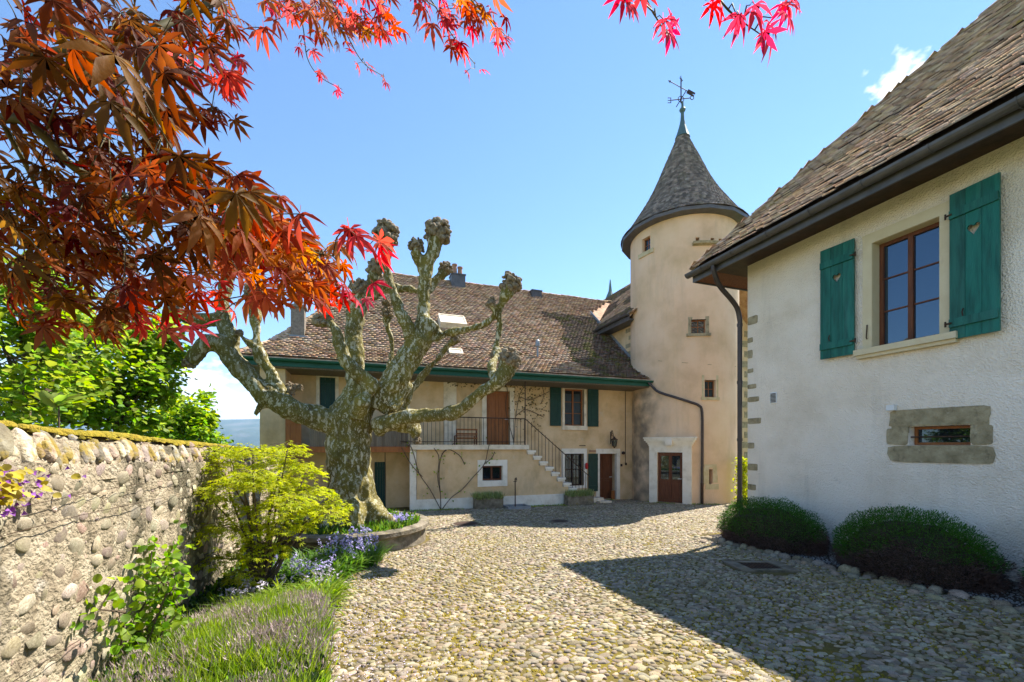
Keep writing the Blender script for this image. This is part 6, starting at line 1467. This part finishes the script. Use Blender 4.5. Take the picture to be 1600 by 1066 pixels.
for _ in range(420):
    x, y = random.gauss(826, 20), random.gauss(628, 20)
    if random.random() < .3: x, y = random.uniform(700, 860), random.gauss(600, 4)
    if 796 < x+4 and x < 868 and y > 593 or y < 605: Ms.append(leafm(pv(x, y), rv()-Z3, Vector((0, -1, .3))+rv(.4), random.uniform(.03, .07)))
build('stems', b, M['twig'], vine); inst('dry_leaves', *RL[0], Ms, mat('dry_olive_leaves', [(.10, .085, .03), (.17, .13, .05)], 4, isl=.3), vine)

# ------------------------------------------------------------------ the red maple overhead
rm = empty('red_maple', (-1.35, .15, g(0)), 'red japanese maple whose backlit bronze and scarlet leaves hang into the top left', 'tree')
def at2(x, y, Y): return at(x, y, Y)
CL = [  # x, y, radius px, depth, leaves, kind  (0 bronze, 1 orange, 2 red, 3 crimson)
    (40, 60, 70, .70, 12, 0), (130, 90, 70, .62, 10, 0), (210, 130, 50, .50, 5, 0), (250, 60, 60, .85, 12, 0), (60, 170, 80, .8, 14, 0), (170, 210, 80, .8, 16, 0), (260, 200, 55, .75, 9, 0),
    (50, 270, 80, .8, 16, 0), (140, 300, 80, .85, 18, 0), (230, 290, 70, .8, 14, 0), (300, 270, 40, .62, 6, 0), (30, 360, 70, .8, 14, 0), (110, 390, 75, .9, 18, 0), (200, 370, 75, .9, 18, 0), (290, 350, 60, .8, 13, 0),
    (370, 300, 34, .62, 5, 0), (405, 345, 45, .75, 9, 1), (350, 390, 55, .95, 12, 1), (440, 390, 45, .9, 11, 1), (500, 400, 36, 1.0, 10, 1), (470, 440, 32, .95, 8, 1), (535, 360, 26, .66, 3, 2), (575, 385, 30, .8, 4, 2),
    (265, 440, 50, 1.0, 12, 1), (180, 450, 60, .95, 15, 0), (90, 460, 55, .95, 12, 0), (20, 440, 40, .9, 8, 0), (330, 450, 45, 1.1, 10, 2), (240, 490, 40, 1.1, 8, 2), (165, 500, 30, 1.1, 6, 0), (315, 520, 20, .8, 3, 3), (555, 460, 34, 1.0, 7, 3), (510, 470, 30, 1.05, 6, 2), (390, 430, 34, .95, 5, 2), (400, 455, 18, .8, 2, 1),
    (330, 60, 50, 1.05, 11, 2), (300, 20, 60, 1.0, 12, 0), (370, 50, 30, 1.0, 5, 2), (350, 110, 34, 1.0, 6, 2), (300, 100, 34, .95, 6, 2), (370, 120, 20, 1.1, 3, 2), (330, 175, 26, 1.15, 5, 0), (355, 155, 18, 1.1, 3, 2), (190, 20, 60, .9, 10, 0), (100, 10, 60, .9, 8, 0),
    (440, 12, 36, 1.3, 9, 2), (480, 20, 36, 1.35, 9, 2), (525, 18, 36, 1.4, 10, 2), (570, 25, 34, 1.4, 10, 2), (605, 35, 28, 1.4, 8, 2), (550, 45, 26, 1.4, 7, 1), (500, 8, 40, 1.4, 8, 1), (420, 5, 20, 1.3, 4, 3), (600, 5, 34, 1.4, 6, 2),
    (470, 65, 14, 1.45, 2, 2), (488, 85, 10, 1.5, 1, 2), (505, 115, 14, 1.5, 3, 2), (528, 140, 12, 1.6, 3, 3), (545, 70, 12, 1.5, 2, 2), (570, 100, 15, 1.5, 3, 2), (598, 122, 12, 1.6, 3, 3),
    (650, 8, 26, 1.2, 5, 2), (690, 15, 26, 1.2, 6, 2), (700, 40, 24, 1.25, 5, 2), (715, 70, 18, 1.3, 4, 2), (742, 108, 12, 1.4, 3, 3), (755, 20, 26, 1.25, 6, 2), (775, 45, 20, 1.3, 4, 2), (795, 62, 12, 1.4, 3, 3), (735, 5, 26, 1.25, 4, 1),
    (1000, -6, 30, .85, 5, 3), (975, 2, 20, .8, 3, 3), (1025, 28, 20, .85, 3, 3), (1038, 52, 17, .95, 4, 3), (1102, 0, 20, .72, 3, 3), (1150, 22, 18, .75, 3, 3), (1172, 8, 24, .8, 4, 3), (1190, 50, 16, .9, 4, 3), (1205, 28, 20, .85, 3, 3), (1235, 0, 22, .95, 5, 3)]
MK = ['leaf_bronze', 'leaf_orange', 'leaf_red', 'leaf_crimson']
BR = [[(-500, 480, .9), (-200, 330, .8), (0, 185, .72), (120, 265, .78), (220, 320, .85), (330, 365, .9), (430, 385, .95), (520, 400, 1.0)],
      [(-400, 300, .9), (-100, 150, .8), (60, 90, .8), (200, 60, .85), (300, 20, .95), (400, -20, 1.1), (520, -30, 1.3), (650, -45, 1.3), (800, -60, 1.2), (1000, -70, 1.15), (1240, -60, 1.1)],
      [(0, 185, .72), (60, 300, .8), (90, 400, .9), (160, 450, 1.0), (250, 490, 1.1)],
      [(120, 265, .78), (240, 420, .95), (300, 470, 1.0), (400, 460, 1.0)],
      [(200, 60, .85), (280, 90, .95), (340, 130, 1.05)],
      [(430, -22, 1.2), (470, 30, 1.4), (480, 90, 1.5), (500, 120, 1.55), (535, 140, 1.6)], [(500, -30, 1.3), (530, 30, 1.4), (565, 95, 1.5), (600, 120, 1.6)],
      [(640, -44, 1.3), (680, 10, 1.25), (710, 60, 1.3), (742, 100, 1.4)], [(700, -50, 1.25), (740, 5, 1.25), (795, 60, 1.4)],
      [(980, -70, 1.15), (1010, 0, .88), (1030, 35, .88), (1045, 60, .95)], [(1080, -66, 1.12), (1125, 0, .78), (1155, 30, .8), (1190, 55, .9)], [(1200, -60, 1.1), (1230, -5, .95)]]
b = MB(None); nodes = []
for k, L_ in enumerate(BR):
    pts = cr([tuple(at2(*p)) for p in L_], 6); r0, r1 = ((.011, .002) if k < 2 else (.004, .0012))
    if k >= 5: r0 = .0022
    b.tube(pts, np.linspace(r0, r1, len(pts)).tolist(), 6); nodes += [Vector(p) for p in pts]
root = Vector((-1.35, .15, g(0))); fork = Vector((-1.35, .2, 1.35))
b.tube([tuple(p) for p in cr([tuple(root-Z3*.1), (-1.40, .18, .6), tuple(fork)], 5)], np.linspace(.06, .045, 11).tolist(), 10)
for L_ in (BR[0], BR[1]): b.tube([tuple(p) for p in cr([tuple(fork), tuple(fork.lerp(at2(*L_[0]), .5)+Z3*.05), tuple(at2(*L_[0]))], 5)], np.linspace(.04, .011, 11).tolist(), 8)
LV = {0: [], 1: [], 2: [], 3: []}
for (x, y, rp, Y, n, kd) in CL:
    c = at2(x, y, Y); rad = rp/F*Y; near = min(nodes, key=lambda q: (q-c).length)
    mid = near.lerp(c, .5)+Z3*.015; b.tube([near, mid, c], [.0018, .0014, .0009], 5)
    for k in range(int(n*(2.0 if kd == 0 else 2.9)+.5) if kd < 2 else max(1, int(n*(1.25 if kd == 2 else .7)))):
        dY = random.gauss(0, .13)*Y if rp > 30 else random.gauss(0, .04); px, py_ = random.gauss(0, .55)*rad, random.gauss(0, .5)*rad; p = c+Vector((px+c.x/Y*dY, dY, py_+(c.z-EYE)/Y*dY))
        s = random.uniform(.030, .050) if kd < 2 else random.uniform(.030, .044)
        if rp <= 15: s *= .75
        tip = Vector((random.gauss(.62, .36), random.gauss(.05, .35), random.gauss(-.62, .36))); nrm = Vector((random.gauss(.1, .45), random.gauss(-.55, .4), random.gauss(.75, .35)))
        A_ = leafm(p, tip, nrm, s*1.15); LV[kd].append(A_)
        if k % 2 == 0: b.tube([c, c.lerp(p, .5)+Z3*.006, p], .0008, 4)
build('branches', b, M['maple_twig'], rm, smooth=True)
tot = 0
for kd, nm in ((3, 60), (2, 80), (1, 60), (0, 100)):
    parts('leaf', 'leaves', ML, LV[kd], M[MK[kd]], rm, nm)

# ------------------------------------------------------------------ litter: petals by the bed, weeds at the wall feet, leaves under the bushes
PET = (np.array([(-.5, 0, 0), (0, -.4, .15), (.5, 0, 0), (0, .4, .2)], float), np.array([(0, 1, 2), (0, 2, 3)]))
Ms = []
while len(Ms) < 2600:
    y = random.uniform(2.6, 8.5); x = left_edge(y)+abs(random.gauss(0, .5))
    if not in_yard(x, y): continue
    a = random.uniform(0, 6.28); s = random.uniform(.008, .018); Ms.append(frame4((x, y, g(y)+random.uniform(.014, .024)), (math.cos(a), math.sin(a), random.gauss(0, .2)), (-math.sin(a), math.cos(a), random.gauss(0, .2)), (0, 0, 1), s, s, s))
tag(inst('fallen_petals', *PET, Ms, M['petal_pale'], None), 'pale pink petals scattered on the cobbles beside the flower bed', 'petals')
Ms = []
while len(Ms) < 2600:
    k = random.random()
    if k < .6: u = random.uniform(SB0-.3, SBE); v = VS-.06-abs(random.gauss(0, .16)); 
    elif k < .75: u = random.uniform(9, 10.4); v = VF-.05-abs(random.gauss(0, .08))
    else: a_ = random.uniform(-2.9, -1.0); u = TC[0]+(TR+.04+abs(random.gauss(0, .06)))*math.cos(a_); v = TC[1]+(TR+.04+abs(random.gauss(0, .06)))*math.sin(a_)
    p = W(u, v, gW(u, v)-.01)
    if noise.noise(Vector(p)*1.7) < -.1: continue
    d = Vector((random.gauss(0, .5), random.gauss(0, .5), 1)).normalized(); n_ = Matrix.Rotation(random.uniform(0, 6.28), 3, d) @ d.orthogonal().normalized(); L_ = random.uniform(.03, .09)
    Ms.append(frame4(p, d.cross(n_), d, n_, .014, L_, L_*.5))
tag(inst('weeds', *BLADE, Ms, M['blade'], None), 'short weeds along the foot of the stairs and the tower', 'weeds')
Ms = []
for _ in range(1500):
    u = random.uniform(UBED-.25, UC-.1); v = random.uniform(.3, 7.0); a = random.uniform(0, 6.28); s = random.uniform(.015, .035)
    Ms.append(frame4(W(u, v, gW(UBED, v)+(.045 if u > UBED else .02)), (math.cos(a), math.sin(a), random.gauss(0, .3)), (-math.sin(a), math.cos(a), random.gauss(0, .3)), (0, 0, 1), s, s*.5, s))
tag(inst('leaf_litter', *PET, Ms, M['bush_low'], None), 'dry brown litter under the clipped bushes', 'leaf litter')

# ------------------------------------------------------------------ clean air over the lake basin: far hills fade to blue
hz = MB(None); hz.xf = None; hz.box(-9500, 9500, -320, 5900, -140, 420)
hm = bpy.data.materials.new('pale_haze'); hm.use_nodes = True; t = hm.node_tree; t.nodes.clear(); o = _n(t, 'ShaderNodeOutputMaterial'); pv_ = _n(t, 'ShaderNodeVolumePrincipled')
pv_.inputs['Color'].default_value = (.42, .68, 1, 1); pv_.inputs['Density'].default_value = 0.9e-4; pv_.inputs['Anisotropy'].default_value = .2
t.links.new(pv_.outputs[0], o.inputs['Volume'])
if HAZE:
    h_ = build('haze', hz, hm, kind='stuff')
